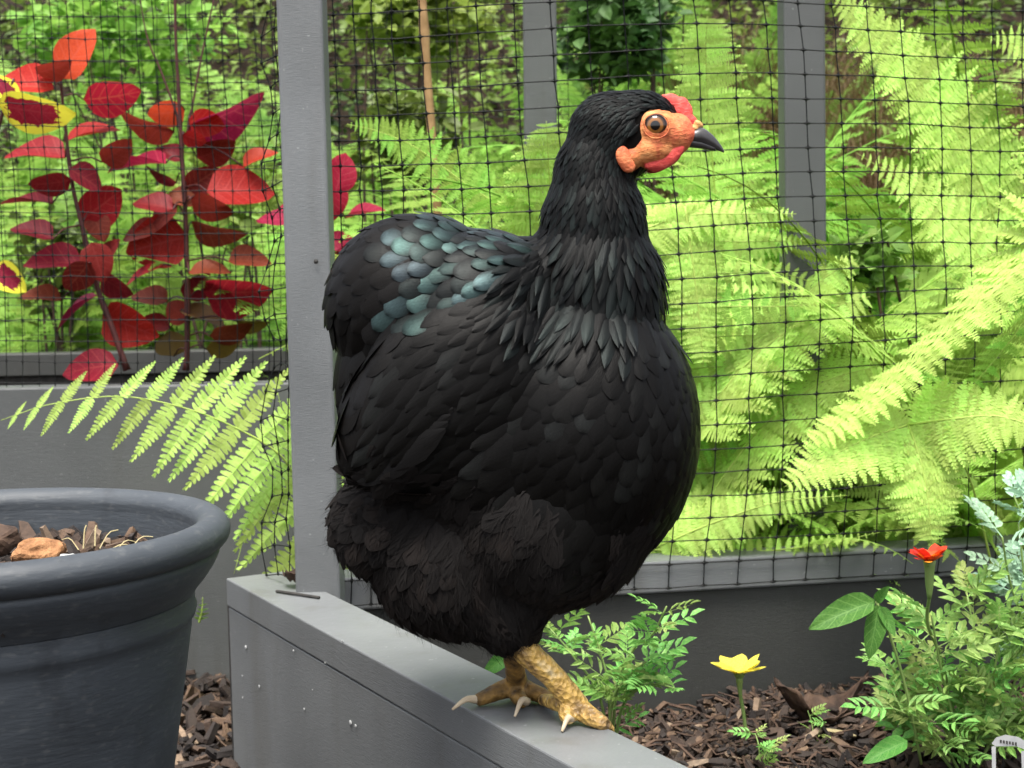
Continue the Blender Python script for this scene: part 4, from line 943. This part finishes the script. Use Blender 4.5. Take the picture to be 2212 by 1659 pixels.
cnt = {}; rest = []
allf = plumage(); allf.sort(key=lambda q: -q[2])
for ct, m, fc in allf:
    if ct in 'skbwt' and fc > .12 and cnt.get(ct, 0) < 300:
        cnt[ct] = cnt.get(ct, 0)+1; o = link(FM[ct][0].name.split('.')[0], FM[ct][random.randrange(3)], hen, m)
    else: rest.append((ct, m))
def merge_feathers(name, items):
    V, F_, UVs, A, mi = [], [], [], [], []; mats = []
    cache = {}
    for ct in FM:
        for i, me in enumerate(FM[ct]):
            uvd = np.zeros((len(me.vertices), 2)); 
            for lp, uvp in zip(me.loops, me.uv_layers[0].data): uvd[lp.vertex_index] = uvp.uv
            cache[ct, i] = (np.array([v.co[:] for v in me.vertices]), [tuple(p.vertices) for p in me.polygons], uvd)
            if me.materials[0] not in mats: mats.append(me.materials[0])
    for ct, m in items:
        i = random.randrange(len(FM[ct])); vv, ff, uvd = cache[ct, i]; a = np.array(m); q = vv@a[:3, :3].T+a[:3, 3]
        b = len(V); V += q.tolist(); F_ += [tuple(b+k for k in f) for f in ff]; UVs += uvd.tolist(); A += [random.random()]*len(vv); mi += [mats.index(FM[ct][i].materials[0])]*len(ff)
    me = bpy.data.meshes.new(name); me.from_pydata(V, [], F_)
    for mt in mats: me.materials.append(mt)
    me.polygons.foreach_set('material_index', mi); me.polygons.foreach_set('use_smooth', [True]*len(F_))
    me.attributes.new('rnd', 'FLOAT', 'POINT').data.foreach_set('value', A)
    uvl = me.uv_layers.new(name='UVMap'); li = np.empty(len(me.loops), np.int32); me.loops.foreach_get('vertex_index', li); uvl.data.foreach_set('uv', np.asarray(UVs, np.float32)[li].ravel())
    return tag(link(name, me, hen), kind='stuff')
merge_feathers('fluff_feathers', rest)
print('feathers', len(allf), cnt, len(rest))
# long folded flight feathers along the lower edge of the wing
for k in range(9):
    f = k/8
    a = hp(1010-40*f, 790+110*f, -218+12*f); b = hp(800-42*f+30*f*f, 985-40*(1-f)*2.2+30*f, -150)
    y = (b-a); L = y.length; y.normalize(); n_ = Vector((0, -1, .25)); n_ = (n_-y*n_.dot(y)).normalized(); x = y.cross(n_)
    link('flight_feather', FM['t'][k % 3], hen, frame(x*.020, y*L, n_*L*.5, a + Vector((0, -.0012*k, 0))))
# loose hair-like barbs round the fluff
mb = MB(); rr = random.Random(12)
fl = [q for q in rest if q[0] == 'f']
for k in range(7000):
    ct, m = fl[rr.randrange(len(fl))]; p = m @ Vector((rr.uniform(-.4, .4), rr.uniform(.5, 1.0), 0)); y = m.col[1].to_3d().normalized(); z = m.col[2].to_3d().normalized(); x = m.col[0].to_3d().normalized()
    d = (y+x*rr.uniform(-.7, .7)+z*rr.uniform(-.1, .35)).normalized()*rr.uniform(.005, .012); s_ = x*.00013
    mb.add([p-s_, p+s_, p+d], [(0, 1, 2)], [(.5, .6)]*3)
tag(mb.build('down_barbs', MT['f_fluff'], hen), kind='stuff')

# head: face skin, comb, wattles, eyes, beak
def skin(name, c1, c2, c3, rough=.5):
    m, nd, lk, p = newmat(name)
    n = noise(nd, lk, 150, 8); r = ramp(nd, [(.36, c1), (.55, c2), (.75, c3)]); lk.new(n.outputs['Fac'], r.inputs['Fac']); lk.new(r.outputs['Color'], p.inputs['Base Color'])
    p.inputs['Roughness'].default_value = rough+.15; p.inputs['Specular IOR Level'].default_value = .25; p.inputs['Subsurface Weight'].default_value = .15; p.inputs['Subsurface Radius'].default_value = (.004, .0015, .001); p.inputs['Subsurface Scale'].default_value = .5
    v = nd.new('ShaderNodeTexVoronoi'); v.inputs['Scale'].default_value = 900; t = nd.new('ShaderNodeTexCoord'); lk.new(t.outputs['Object'], v.inputs['Vector'])
    w2 = noise(nd, lk, 330, 6, sc=(1, 1, 1.8)); bump(nd, lk, w2.outputs['Fac'], p, .55, .0016); return m
MT['face'] = skin('orange_face_skin', (.40, .095, .038), (.55, .20, .068), (.62, .30, .115))
# the skin turns redder towards the beak and the comb
_nd, _lk = MT['face'].node_tree.nodes, MT['face'].node_tree.links; _p = _nd['Principled BSDF']; _src = _p.inputs['Base Color'].links[0].from_socket
_tc = _nd.new('ShaderNodeTexCoord'); _sp = _nd.new('ShaderNodeSeparateXYZ'); _lk.new(_tc.outputs['Object'], _sp.inputs['Vector'])
_nz = noise(_nd, _lk, 160, 4); _ad = _nd.new('ShaderNodeMath'); _ad.operation = 'MULTIPLY_ADD'; _ad.inputs[1].default_value = .008; _lk.new(_nz.outputs['Fac'], _ad.inputs[0]); _lk.new(_sp.outputs['X'], _ad.inputs[2])
_mr = _nd.new('ShaderNodeMapRange'); _mr.inputs['From Min'].default_value = hp(1440, 280).x+.004; _mr.inputs['From Max'].default_value = hp(1495, 280).x+.004; _mr.inputs['To Max'].default_value = .8; _lk.new(_ad.outputs[0], _mr.inputs['Value'])
_mx = _nd.new('ShaderNodeMix'); _mx.data_type = 'RGBA'; _mx.inputs['B'].default_value = (.55, .11, .055, 1); _lk.new(_mr.outputs['Result'], _mx.inputs['Factor']); _lk.new(_src, _mx.inputs['A']); _lk.new(_mx.outputs['Result'], _p.inputs['Base Color'])
MT['comb'] = skin('red_comb_skin', (.46, .045, .04), (.58, .075, .06), (.64, .15, .11))
MT['lobe'] = skin('orange_red_lobe', (.44, .09, .038), (.54, .15, .06), (.58, .24, .10))
MT['lid'] = skin('yellow_eyelid', (.42, .20, .06), (.50, .27, .10), (.55, .33, .14))
blob(FACE, .0010, 16, 'face', MT['face'], hen)
for sg in (-1, 1):
    blob([(1343, 343, 17, 28, 9, -18, sg*58), (1352, 360, 16, 18, 9, -40, sg*55)], .0010, 4, 'ear_lobe', MT['lobe'], hen)
    blob([(1436, 342, 46, 21, 12, -36, sg*32), (1412, 354, 26, 15, 10, -15, sg*36), (1461, 324, 18, 14, 9, -50, sg*28)], .0010, 4, 'wattle', MT['comb'], hen)
blob([(1452, 222, 24, 20, 8, 35, 0), (1472, 228, 18, 20, 8, 0, 0), (1480, 246, 17, 26, 9, 10, 0), (1492, 262, 18, 14, 10, 40, 0), (1466, 238, 20, 16, 9, 30, 0), (1440, 212, 14, 9, 6, 20, 0)], .0009, 4, 'comb', MT['comb'], hen)
blob([(1507, 268, 14, 8, 13, 30, 0), (1496, 278, 14, 9, 17, 10, 0)], .0008, 3, 'nostril_skin', MT['lid'], hen)
m, nd, lk, p = newmat('dark_horn_beak'); n = noise(nd, lk, 60, 4, sc=(1, 1, 3)); r = ramp(nd, [(.35, (.012, .011, .012)), (.6, (.035, .032, .032)), (.8, (.11, .10, .095))]); lk.new(n.outputs['Fac'], r.inputs['Fac']); lk.new(r.outputs['Color'], p.inputs['Base Color']); p.inputs['Roughness'].default_value = .32
MT['beak'] = m
def loft(name, st, mat, n=14):
    """stations (u, v_top, v_bottom, half-width px) from base to tip"""
    mb = MB()
    for (u, vt, vb, hw) in st:
        for k in range(n):
            a = 2*PI*k/n; mb.v.append(tuple(hp(u, (vt+vb)/2-(vb-vt)/2*math.sin(a), hw*math.cos(a))))
    for i in range(len(st)-1):
        for k in range(n): mb.f.append((i*n+k, i*n+(k+1) % n, (i+1)*n+(k+1) % n, (i+1)*n+k))
    mb.f.append(tuple(range(n))); mb.f.append(tuple((len(st)-1)*n+k for k in range(n))[::-1])
    return mb.build(name, mat, hen, True)
# sparse bristles on the bare face
def bristles(fo, n):
    me = fo.data; rr = random.Random(77); mb = MB(); ps = me.polygons
    for k in range(n):
        f = ps[rr.randrange(len(ps))]; u, v = huv(f.center)
        if math.hypot(u-1412, v-277) < 32 or f.normal.y > .4: continue
        d = (f.normal*.5 - Rv*rr.uniform(.4, 1) - Uv*rr.uniform(-.2, .8)).normalized()*rr.uniform(.0015, .0035); x = d.cross(f.normal).normalized()*.00013
        mb.add([f.center-x, f.center+x, f.center+d], [(0, 1, 2)], [(.5, .2)]*3)
    tag(mb.build('face_bristles', MT['f_black'], hen), kind='stuff')
bristles([o for o in hen.children if o.name.startswith('face')][0], 420)
loft('upper_beak', [(1474, 290, 308, 17), (1496, 278, 310, 20), (1513, 273, 313, 19), (1526, 280, 317, 16), (1539, 291, 321, 12), (1550, 303, 325, 8), (1558, 314, 328, 5), (1564, 324, 330, 2)], MT['beak'])
loft('lower_beak', [(1466, 296, 318, 16), (1490, 296, 319, 15), (1512, 300, 321, 13), (1530, 308, 324, 10), (1545, 316, 327, 6)], MT['beak'])
def eyemat():
    m, nd, lk, p = newmat('hen_eye')
    t = nd.new('ShaderNodeTexCoord'); sp = nd.new('ShaderNodeSeparateXYZ'); lk.new(t.outputs['Object'], sp.inputs['Vector'])
    cb = nd.new('ShaderNodeCombineXYZ'); lk.new(sp.outputs['X'], cb.inputs['X']); lk.new(sp.outputs['Z'], cb.inputs['Y'])
    ln = nd.new('ShaderNodeVectorMath'); ln.operation = 'LENGTH'; lk.new(cb.outputs['Vector'], ln.inputs[0])
    r = ramp(nd, [(0, (.003, .002, .002)), (.36, (.003, .002, .002)), (.42, (.17, .066, .013)), (.58, (.22, .09, .02)), (.68, (.06, .024, .008)), (.80, (.012, .006, .004))]); lk.new(ln.outputs['Value'], r.inputs['Fac'])
    lk.new(r.outputs['Color'], p.inputs['Base Color']); p.inputs['Roughness'].default_value = .08; p.inputs['Coat Weight'].default_value = .15; p.inputs['Coat Roughness'].default_value = .02; return m
MT['eye'] = eyemat()
for sg in (-1, 1):
    bm = bmesh.new(); bmesh.ops.create_uvsphere(bm, u_segments=32, v_segments=20, radius=1); me = bpy.data.meshes.new('eye'); bm.to_mesh(me); bm.free(); me.materials.append(MT['eye']); me.polygons.foreach_set('use_smooth', [True]*len(me.polygons))
    c = hp(1411, 276, sg*50.5); link('eye', me, hen, Matrix.Translation(c) @ Matrix.Rotation(sg*.10, 4, 'Z') @ Matrix.Diagonal((26*HK, 16*HK, 26*HK, 1)))
    mb = MB(); pts = []
    for rad, th in ((26, 1.3),):
        ring = [hp(1412+rad*1.08*math.cos(a), 277+rad*math.sin(a), sg*(62.5-.0030*rad*rad*abs(math.cos(a)))) for a in np.linspace(0, 2*PI, 33)]
        mb.tube(ring, th*HK, 8, False)
    mb.build('eyelid', MT['face'], hen, True)
# legs
def legmat():
    m, nd, lk, p = newmat('scaly_yellow_leg')
    n = noise(nd, lk, 75, 5); r = ramp(nd, [(.33, (.14, .085, .035)), (.43, (.38, .23, .07)), (.56, (.60, .37, .085)), (.70, (.66, .52, .29))]); lk.new(n.outputs['Fac'], r.inputs['Fac']); lk.new(r.outputs['Color'], p.inputs['Base Color'])
    p.inputs['Roughness'].default_value = .45
    v = nd.new('ShaderNodeTexVoronoi'); v.inputs['Scale'].default_value = 300; t = nd.new('ShaderNodeTexCoord'); lk.new(t.outputs['Object'], v.inputs['Vector']); bump(nd, lk, v.outputs['Distance'], p, .8, .003); return m
MT['leg'] = legmat(); MT['leg_dark'] = plain('mud_stained_leg', (.025, .016, .010), (.30, .17, .045), 130, .55, 1.0, .004); MT['claw'] = plain('horn_claw', (.42, .32, .20), (.60, .50, .36), 60, .4, .1)
def limb(parts, name, parent, mat='leg'):
    """shank and toes as one skin (remeshed tubes)"""
    mb = MB()
    for pts, rads in parts:
        sp_ = spline(pts, 14); rr_ = np.interp(np.linspace(0, 1, 14), np.linspace(0, 1, len(rads)), rads); mb.tube(sp_, [q*(1+.05*(i % 2)) for i, q in enumerate(rr_)], 12)
    o = mb.build(name, MT[mat]); m = o.modifiers.new('r', 'REMESH'); m.mode = 'VOXEL'; m.voxel_size = .0011; m = o.modifiers.new('s', 'SMOOTH'); m.iterations = 3
    dg = bpy.context.evaluated_depsgraph_get(); me = bpy.data.meshes.new_from_object(o.evaluated_get(dg)); bpy.data.objects.remove(o)
    me.polygons.foreach_set('use_smooth', [True]*len(me.polygons)); return link(name, me, parent)
def claw(a, b, r_, parent, up=.004):
    mid = a.lerp(b, .45)+Vector((0, 0, up)); mb = MB(); sp_ = spline([a, mid, b], 8); mb.tube(sp_, [r_*(1-.12*i)**.7 for i in range(8)], 8); return mb.build('claw', MT['claw'], parent, True)
g = lambda u, v, h=.006: atz(u, v, PLANK_Z+h)
ank = g(1246, 1527, .010)
near = limb([([hp(1095, 1330, -52), hp(1130, 1388, -48), (hp(1150, 1405, -45)+ank)/2 + Vector((0, 0, .002)), ank], [.0088, .0086, .0076, .0084]),
             ([ank, g(1272, 1545, .007), g(1298, 1560, .004), g(1318, 1578, -.004)], [.0075, .0062, .005, .0035]),
             ([ank, g(1225, 1540, .008), g(1233, 1556, .005)], [.007, .0058, .0042]),
             ([ank, g(1205, 1520, .009), g(1178, 1512, .006), g(1165, 1512, .005)], [.007, .005, .0042, .003])], 'leg', hen)
claw(g(1236, 1552, .005), g(1214, 1580, .001), .0030, near)
ank2 = g(1118, 1482, .009)
far = limb([([hp(1085, 1340, 30), hp(1105, 1395, 28), (hp(1106, 1410, 25)+ank2)/2, ank2], [.0078, .0074, .0064, .0074]),
            ([ank2, g(1085, 1490, .009), g(1050, 1505, .006), g(1028, 1514, .004)], [.0075, .0062, .005, .0040]),
            ([ank2, g(1118, 1502, .007), g(1130, 1518, .005)], [.007, .0056, .0044]),
            ([ank2, g(1150, 1495, .007), g(1178, 1505, .005), g(1192, 1515, .004)], [.007, .0058, .005, .0035])], 'leg', hen, 'leg_dark')
far['label'] = 'darker far leg mottled with mud'
claw(g(1030, 1511, .005), g(977, 1533, .001), .0030, far, .003); claw(g(1138, 1516, .006), g(1112, 1548, .001), .0030, far, .005)

# ------------------------------------------------------------------ marigolds and other plants in the bed
def comp_leaf(name, mat, pairs=4, seed=0, wid=.12, ll=.38):
    """feathery leaf: paired narrow leaflets on a stalk, one unit long along +X"""
    rr = random.Random(seed); mb = MB(); dz = lambda x: -.18*x*x
    mb.add([(0, -.012, 0), (0, .012, 0), (.95, .006, dz(.95)), (.95, -.006, dz(.95))], [(0, 3, 2, 1)])
    def lf(x, a, L, w_):
        c, s_ = math.cos(a), math.sin(a); z = dz(x); q = []
        for (t, h, zz) in ((0, 0, 0), (.3, -.8, .03), (.3, .8, .03), (.42, 0, -.02), (.7, -.75, .01), (.7, .75, .01), (1, 0, -.09)):
            X, Y_ = t*L, h*w_/2; q.append((x+X*c-Y_*s_, X*s_+Y_*c, z+zz*L*2))
        mb.add(q, [(0,1,3), (0,3,2), (1,4,3), (3,5,2), (4,6,3), (3,6,5)])
    for k in range(pairs):
        x = .22+.68*k/pairs
        for sd_ in (-1, 1): lf(x+rr.uniform(-.02, .02), sd_*R(rr.uniform(42, 62)), ll*(1-.35*k/pairs)*rr.uniform(.85, 1.1), wid*rr.uniform(.8, 1.15))
    lf(.8, 0, ll*.85, wid*1.1); return mb.mesh(name, mat, False)
CL = {k: [comp_leaf('leaf', MT[k], 3+i % 3, i+1, .12+.035*(i % 2), .40) for i in range(4)] for k in ('marigold', 'marigold_pale')}
CL['silver'] = [comp_leaf('leaf', MT['silver'], 5, 7+i, .16, .30) for i in range(3)]
def herb(name, label, cat, base, stems, Y, nleaf, L, key, seed, stemmat='gstem', rad=.0016, pale=.35):
    rr = random.Random(seed); b = at(*base, Y); e = empty(name, (b.x, Y, SOIL_Z), label, cat); mb = MB(); pool = []
    for i, st in enumerate(stems):
        dy = rr.uniform(-.05, .03); pts = spline([Vector((b.x, Y, SOIL_Z-.004))]+[at(u, v, Y+dy*(k+1)/len(st)) for k, (u, v) in enumerate(st)], 18)
        mb.tube(pts, [rad*(1-.55*k/17) for k in range(18)], 6); pool.append(pts)
    for k in range(nleaf):
        pts = pool[k % len(pool)]; i = rr.randrange(4, 18); p = pts[i]; t = (pts[min(i+1, 17)]-pts[i-1]).normalized()
        az = rr.uniform(0, 2*PI); d = Vector((math.cos(az), math.sin(az)*.8, rr.uniform(.0, .75))).normalized(); d = (d+t*.3).normalized()
        up = Vector((rr.gauss(0, .3), rr.gauss(-.35, .3), 1)); up = (up-d*up.dot(d)).normalized(); y = up.cross(d); q = L*rr.uniform(.6, 1.15)
        kk = key if rr.random() > pale or key == 'silver' else 'marigold_pale'
        link('leaf', CL[kk][rr.randrange(len(CL[kk]))], e, frame(d*q, y*q, up*q, p))
    mb.build('stem', MT[stemmat], e, True); return e
def petal_mesh(name, mat, notch=.1, wid=.8):
    mb = MB(); nx_, ny_ = 6, 4
    for i in range(nx_+1):
        t = i/nx_; hw = wid/2*(.25+.75*math.sin(PI*.5*min(1, t*1.35)))*(1-.18*max(0, t-.85)/.15)
        for j in range(ny_+1):
            s_ = j/ny_*2-1; mb.v.append((t-(notch*(1-abs(s_)) if i == nx_ else 0)+.03*math.sin(j*2.1)*(t > .9), hw*s_, .05*t*t*abs(s_)+.07*math.sin(3*t)))
    for i in range(nx_):
        for j in range(ny_): a = i*(ny_+1)+j; mb.f.append((a, a+ny_+1, a+ny_+2, a+1))
    return mb.mesh(name, mat, True)
def flower(parent, c, rad, mats, n, elev, calyx_len, seed, name='flower'):
    rr = random.Random(seed); mb = MB(); mb.tube(spline([c-Vector((0, 0, calyx_len)), c-Vector((0, 0, calyx_len*.5)), c], 8), [rad*.09, rad*.13, rad*.17, rad*.2, rad*.21, rad*.22, rad*.25, rad*.3], 9)
    fl_ = mb.build(name, MT['gstem'], parent, True)
    for k in range(n):
        a = 2*PI*k/n+rr.uniform(-.15, .15); el = elev+rr.uniform(-.3, .3); d = Vector((math.cos(a)*math.cos(el), math.sin(a)*math.cos(el), math.sin(el))); up = Vector((-math.cos(a)*math.sin(el), -math.sin(a)*math.sin(el), math.cos(el))); y = up.cross(d); q = rad*rr.uniform(.85, 1.1)
        link('petal', mats[k % len(mats)], fl_, frame(d*q, y*q, up*q, c-Vector((0, 0, rad*.05))))
    return fl_
PY = petal_mesh('petal', MT['petal_y'], .16, 1.25); PR = petal_mesh('petal', MT['petal_r'], .05, .9); PO = petal_mesh('petal', MT['petal_o'], .05, .6)
mg = herb('marigold', 'bushy marigold plant with a red and orange flower, lower right', 'marigold', (2090, 1640),
     [[(2060, 1560), (2030, 1430), (2012, 1330)], [(2120, 1540), (2110, 1400), (2090, 1290)], [(2010, 1600), (1960, 1500), (1920, 1430)], [(2150, 1580), (2190, 1480), (2215, 1380)], [(2040, 1610), (1990, 1560), (1930, 1530)], [(2100, 1590), (2060, 1480), (1985, 1390)], [(2160, 1610), (2180, 1560), (2230, 1530)], [(2110, 1580), (2150, 1440), (2160, 1310)]],
     1.27, 200, .044, 'marigold', 21, pale=.35)
fr_ = at(2008, 1212, 1.215); f1 = flower(mg, fr_, .0170, [PR], 9, .5, .030, 2); flower(mg, fr_+Vector((-.003, -.006, .001)), .0115, [PO, PR, PO], 7, .45, .004, 5)
mb = MB(); mb.tube(spline([fr_-Vector((0, 0, .028)), fr_+Vector((.004, .02, -.055)), at(2035, 1430, 1.262), at(2070, 1600, 1.27)], 14), .0014, 6); mb.build('flower_stalk', MT['gstem'], mg, True)
herb('marigold', 'leafy young marigold behind the hen feet', 'marigold', (1320, 1600),
     [[(1315, 1500), (1300, 1420), (1270, 1330)], [(1330, 1500), (1370, 1400), (1410, 1370), (1440, 1310)], [(1340, 1540), (1400, 1480), (1470, 1490)], [(1300, 1520), (1240, 1420), (1190, 1360)], [(1320, 1530), (1360, 1460), (1395, 1430)]],
     1.24, 70, .038, 'marigold', 22, pale=.15)
herb('marigold', 'tiny marigold seedling below the yellow flower', 'marigold', (1645, 1655), [[(1640, 1620), (1632, 1585)], [(1650, 1640), (1665, 1610)]], 1.27, 14, .020, 'marigold', 23, rad=.0009, pale=.2)
herb('silver_leaf_plant', 'silvery blue-green lobed plant at the right edge above the marigold', 'plant', (2230, 1640), [[(2225, 1450), (2215, 1280), (2200, 1130)], [(2240, 1400), (2235, 1200), (2190, 1070)], [(2220, 1400), (2180, 1250), (2165, 1160)]], 1.30, 30, .05, 'silver', 24, pale=0)
yf = empty('yellow_flower', (at(1607, 1565, 1.33).x, 1.33, SOIL_Z), 'single bright yellow flower on a green stalk in front of the shaded back board', 'flower')
mb = MB(); mb.tube(spline([at(1612, 1590, 1.33), at(1606, 1540, 1.33), at(1599, 1500, 1.33), at(1597, 1462, 1.33)], 12), [.0016]*8+[.0019, .0024, .003, .0032], 7); mb.build('stem', MT['gstem'], yf, True)
flower(yf, at(1597, 1452, 1.33), .0220, [PY], 7, .50, .006, 14)
herb('weed', 'small green sprig in the soil right of the yellow flower', 'weed', (1760, 1610), [[(1755, 1570), (1745, 1535)], [(1770, 1580), (1785, 1560)]], 1.36, 8, .016, 'marigold', 26, rad=.0007)
lf_ = empty('weed', (at(1100, 1520, 1.2).x, 1.2, SOIL_Z), 'single oval green leaf left of the hen legs behind the timber', 'weed')
# broad toothed leaves left of the marigold
BLM = [leaf_mesh('leaf', veined(((.045, .14, .025), (.09, .21, .04)), (.16, .30, .08), 'broad_leaf_%d' % i, .3), .42, .25, 40+i, .5) for i in range(2)]
_a, _b = at(1102, 1412, 1.13), at(1044, 1456, 1.12); _d = _b-_a; _q = _d.length; _d.normalize(); _n = Vector((0, -1, .5)); _n = (_n-_d*_n.dot(_d)).normalized()
link('leaf', BLM[1], lf_, frame(_d*_q, _n.cross(_d)*_q*1.2, _n*_q, _a))
mb = MB(); mb.tube(spline([Vector((_a.x+.01, 1.2, SOIL_Z)), _a.lerp(Vector((_a.x+.01, 1.2, SOIL_Z)), .4), _a], 8), .0008, 5); mb.build('stem', MT['gstem'], lf_)
wd_ = empty('broad_leaf_weed', (at(1985, 1640, 1.25).x, 1.25, SOIL_Z), 'dark green broad-leaved weed reaching left towards the yellow flower', 'weed')
mb = MB(); mb.tube(spline([at(1990, 1650, 1.25), at(1960, 1500, 1.24), at(1925, 1380, 1.235), at(1893, 1300, 1.23)], 14), .0013, 6); mb.build('stem', MT['gstem'], wd_, True)
for k, (a, b, L_, tilt_) in enumerate([((1890, 1298), (1752, 1348), 1, .6), ((1898, 1305), (1880, 1422), 1, .4), ((1893, 1300), (1915, 1270), 1, .5), ((1960, 1600), (1868, 1640), 1, .7), ((1900, 1310), (1935, 1370), 1, .5)]):
    A_, B_ = at(*a, 1.23), at(*b, 1.215); d = B_-A_; q = d.length; d.normalize(); n_ = (Vector((0, -1, tilt_*1.4))); n_ = (n_-d*n_.dot(d)).normalized(); link('leaf', BLM[k % 2], wd_, frame(d*q, n_.cross(d)*q, n_*q, A_))

# ------------------------------------------------------------------ small things
def curled(name, c, L, wd, curl, rotz, label, mat, seed, fold=.6):
    rr = random.Random(seed); mb = MB(); nx_, ny_ = 26, 14; ph = rr.uniform(0, 6)
    for i in range(nx_+1):
        t = i/nx_*2-1; hw = wd*max(.02, (1-abs(t)**1.3))**.9
        for j in range(ny_+1):
            s_ = j/ny_*2-1; x = t*L/2; y = hw*s_*.5; z = curl*abs(t)**1.6*L/2 + fold*abs(s_)**1.5*hw*.4 + .06*L*math.sin(5*t+ph)*s_ + .028*L*math.sin(9*t+7*s_+ph) + .014*L*math.sin(23*t+4*s_) + .012*L*math.sin(17*s_+9*t)
            mb.v.append((x, y, z))
    for i in range(nx_):
        for j in range(ny_): a = i*(ny_+1)+j; mb.f.append((a, a+ny_+1, a+ny_+2, a+1))
    o = link(name, mb.mesh(name, mat, True), None, Matrix.Translation(c) @ Matrix.Rotation(rotz, 4, 'Z')); o.modifiers.new('solid', 'SOLIDIFY').thickness = .0008
    return tag(o, label, 'dead leaf')
dl = at(1775, 1560, 1.40); curled('dead_leaf', dl+Vector((0, 0, -.004)), .088, .050, 1.05, .15, 'dark brown curled dead leaf with two raised points in the bed', MT['deadleaf'], 3, .9)
q = atz(640, 1256, PLANK_Z+.006); curled('dead_leaf', q, .034, .022, .35, -.7, 'small curled brown leaf on the timber at the foot of the near post', MT['deadleaf'], 5, 1.2)
mb = MB(); mb.tube([atz(597, 1277, PLANK_Z+.0015), atz(640, 1283, PLANK_Z+.002), atz(690, 1291, PLANK_Z+.0015)], .0013, 6)
tag(mb.build('dry_stalk', MT['end']), 'short dark dry stalk lying on the timber by the near post', 'stalk')
mb = MB(); mb.tube(spline([at(1770, 1575, 1.37), at(1815, 1582, 1.36), at(1850, 1590, 1.355)], 6), [.001, .0022, .0025, .0025, .002, .0008], 5)
tag(mb.build('straw', MT['tanstem']), 'pale piece of straw on the mulch beside the marigold', 'straw')
# droppings spattered on the outer face of the bed
def onface(u, v):
    d = ray(u, v); t = (A0-CAM).dot(nv)/d.dot(nv); return CAM + d*(t-.0008)
for k, (u, v, r_) in enumerate([(531, 1398, 5), (634, 1406, 3.2), (757, 1561, 5.5), (768, 1568, 4), (560, 1483, 4), (657, 1532, 3.5), (524, 1507, 2.8), (702, 1432, 2.5), (675, 1490, 2), (523, 1460, 2.4), (740, 1385, 2.5)]):
    bm = bmesh.new(); bmesh.ops.create_icosphere(bm, subdivisions=2, radius=r_*.00036); me = bpy.data.meshes.new('speck'); bm.to_mesh(me); bm.free(); me.materials.append(MT['white'])
    link('white_speck', me, bed, Matrix.Translation(onface(u, v)) @ Matrix.Rotation(ang, 4, 'Z') @ Matrix.Diagonal((1.2, .35, 1, 1)))
# plant label at the lower right corner
pl = empty('plant_label', (at(2180, 1650, 1.2).x, 1.2, SOIL_Z), 'white plastic plant label with dark print, lower right corner', 'plant label')
mb = MB(); P = lambda u, v, d=0: at(u, v, 1.2+d)
def slab(us, d0, d1):
    n_ = len(us); vs = [P(u, v, d0) for u, v in us]+[P(u, v, d1) for u, v in us]
    mb.add(vs, [tuple(range(n_)), tuple(range(2*n_-1, n_-1, -1))]+[(i, n_+i, n_+(i+1) % n_, (i+1) % n_) for i in range(n_)])
slab([(2142, 1606), (2152, 1593), (2172, 1587), (2200, 1592), (2222, 1606), (2222, 1622), (2195, 1612), (2150, 1612)], 0, .0018)
slab([(2142, 1612.2), (2151, 1612.2), (2152, 1760), (2145, 1760)], 0, .0018); slab([(2206, 1622.2), (2222, 1622.2), (2222, 1760), (2210, 1760)], 0, .0018)
o = mb.build('tag_body', MT['white'], pl); mb = MB()
for k in range(6): u = 2160+k*6.5; v = 1598+.16*(u-2160); mb.add([P(u, v, -.0006), P(u+4, v+.6, -.0006), P(u+4, v+7+(k % 3), -.0006), P(u, v+6.5, -.0006)], [(0, 1, 2, 3)])
mb.build('print', MT['end'], pl)
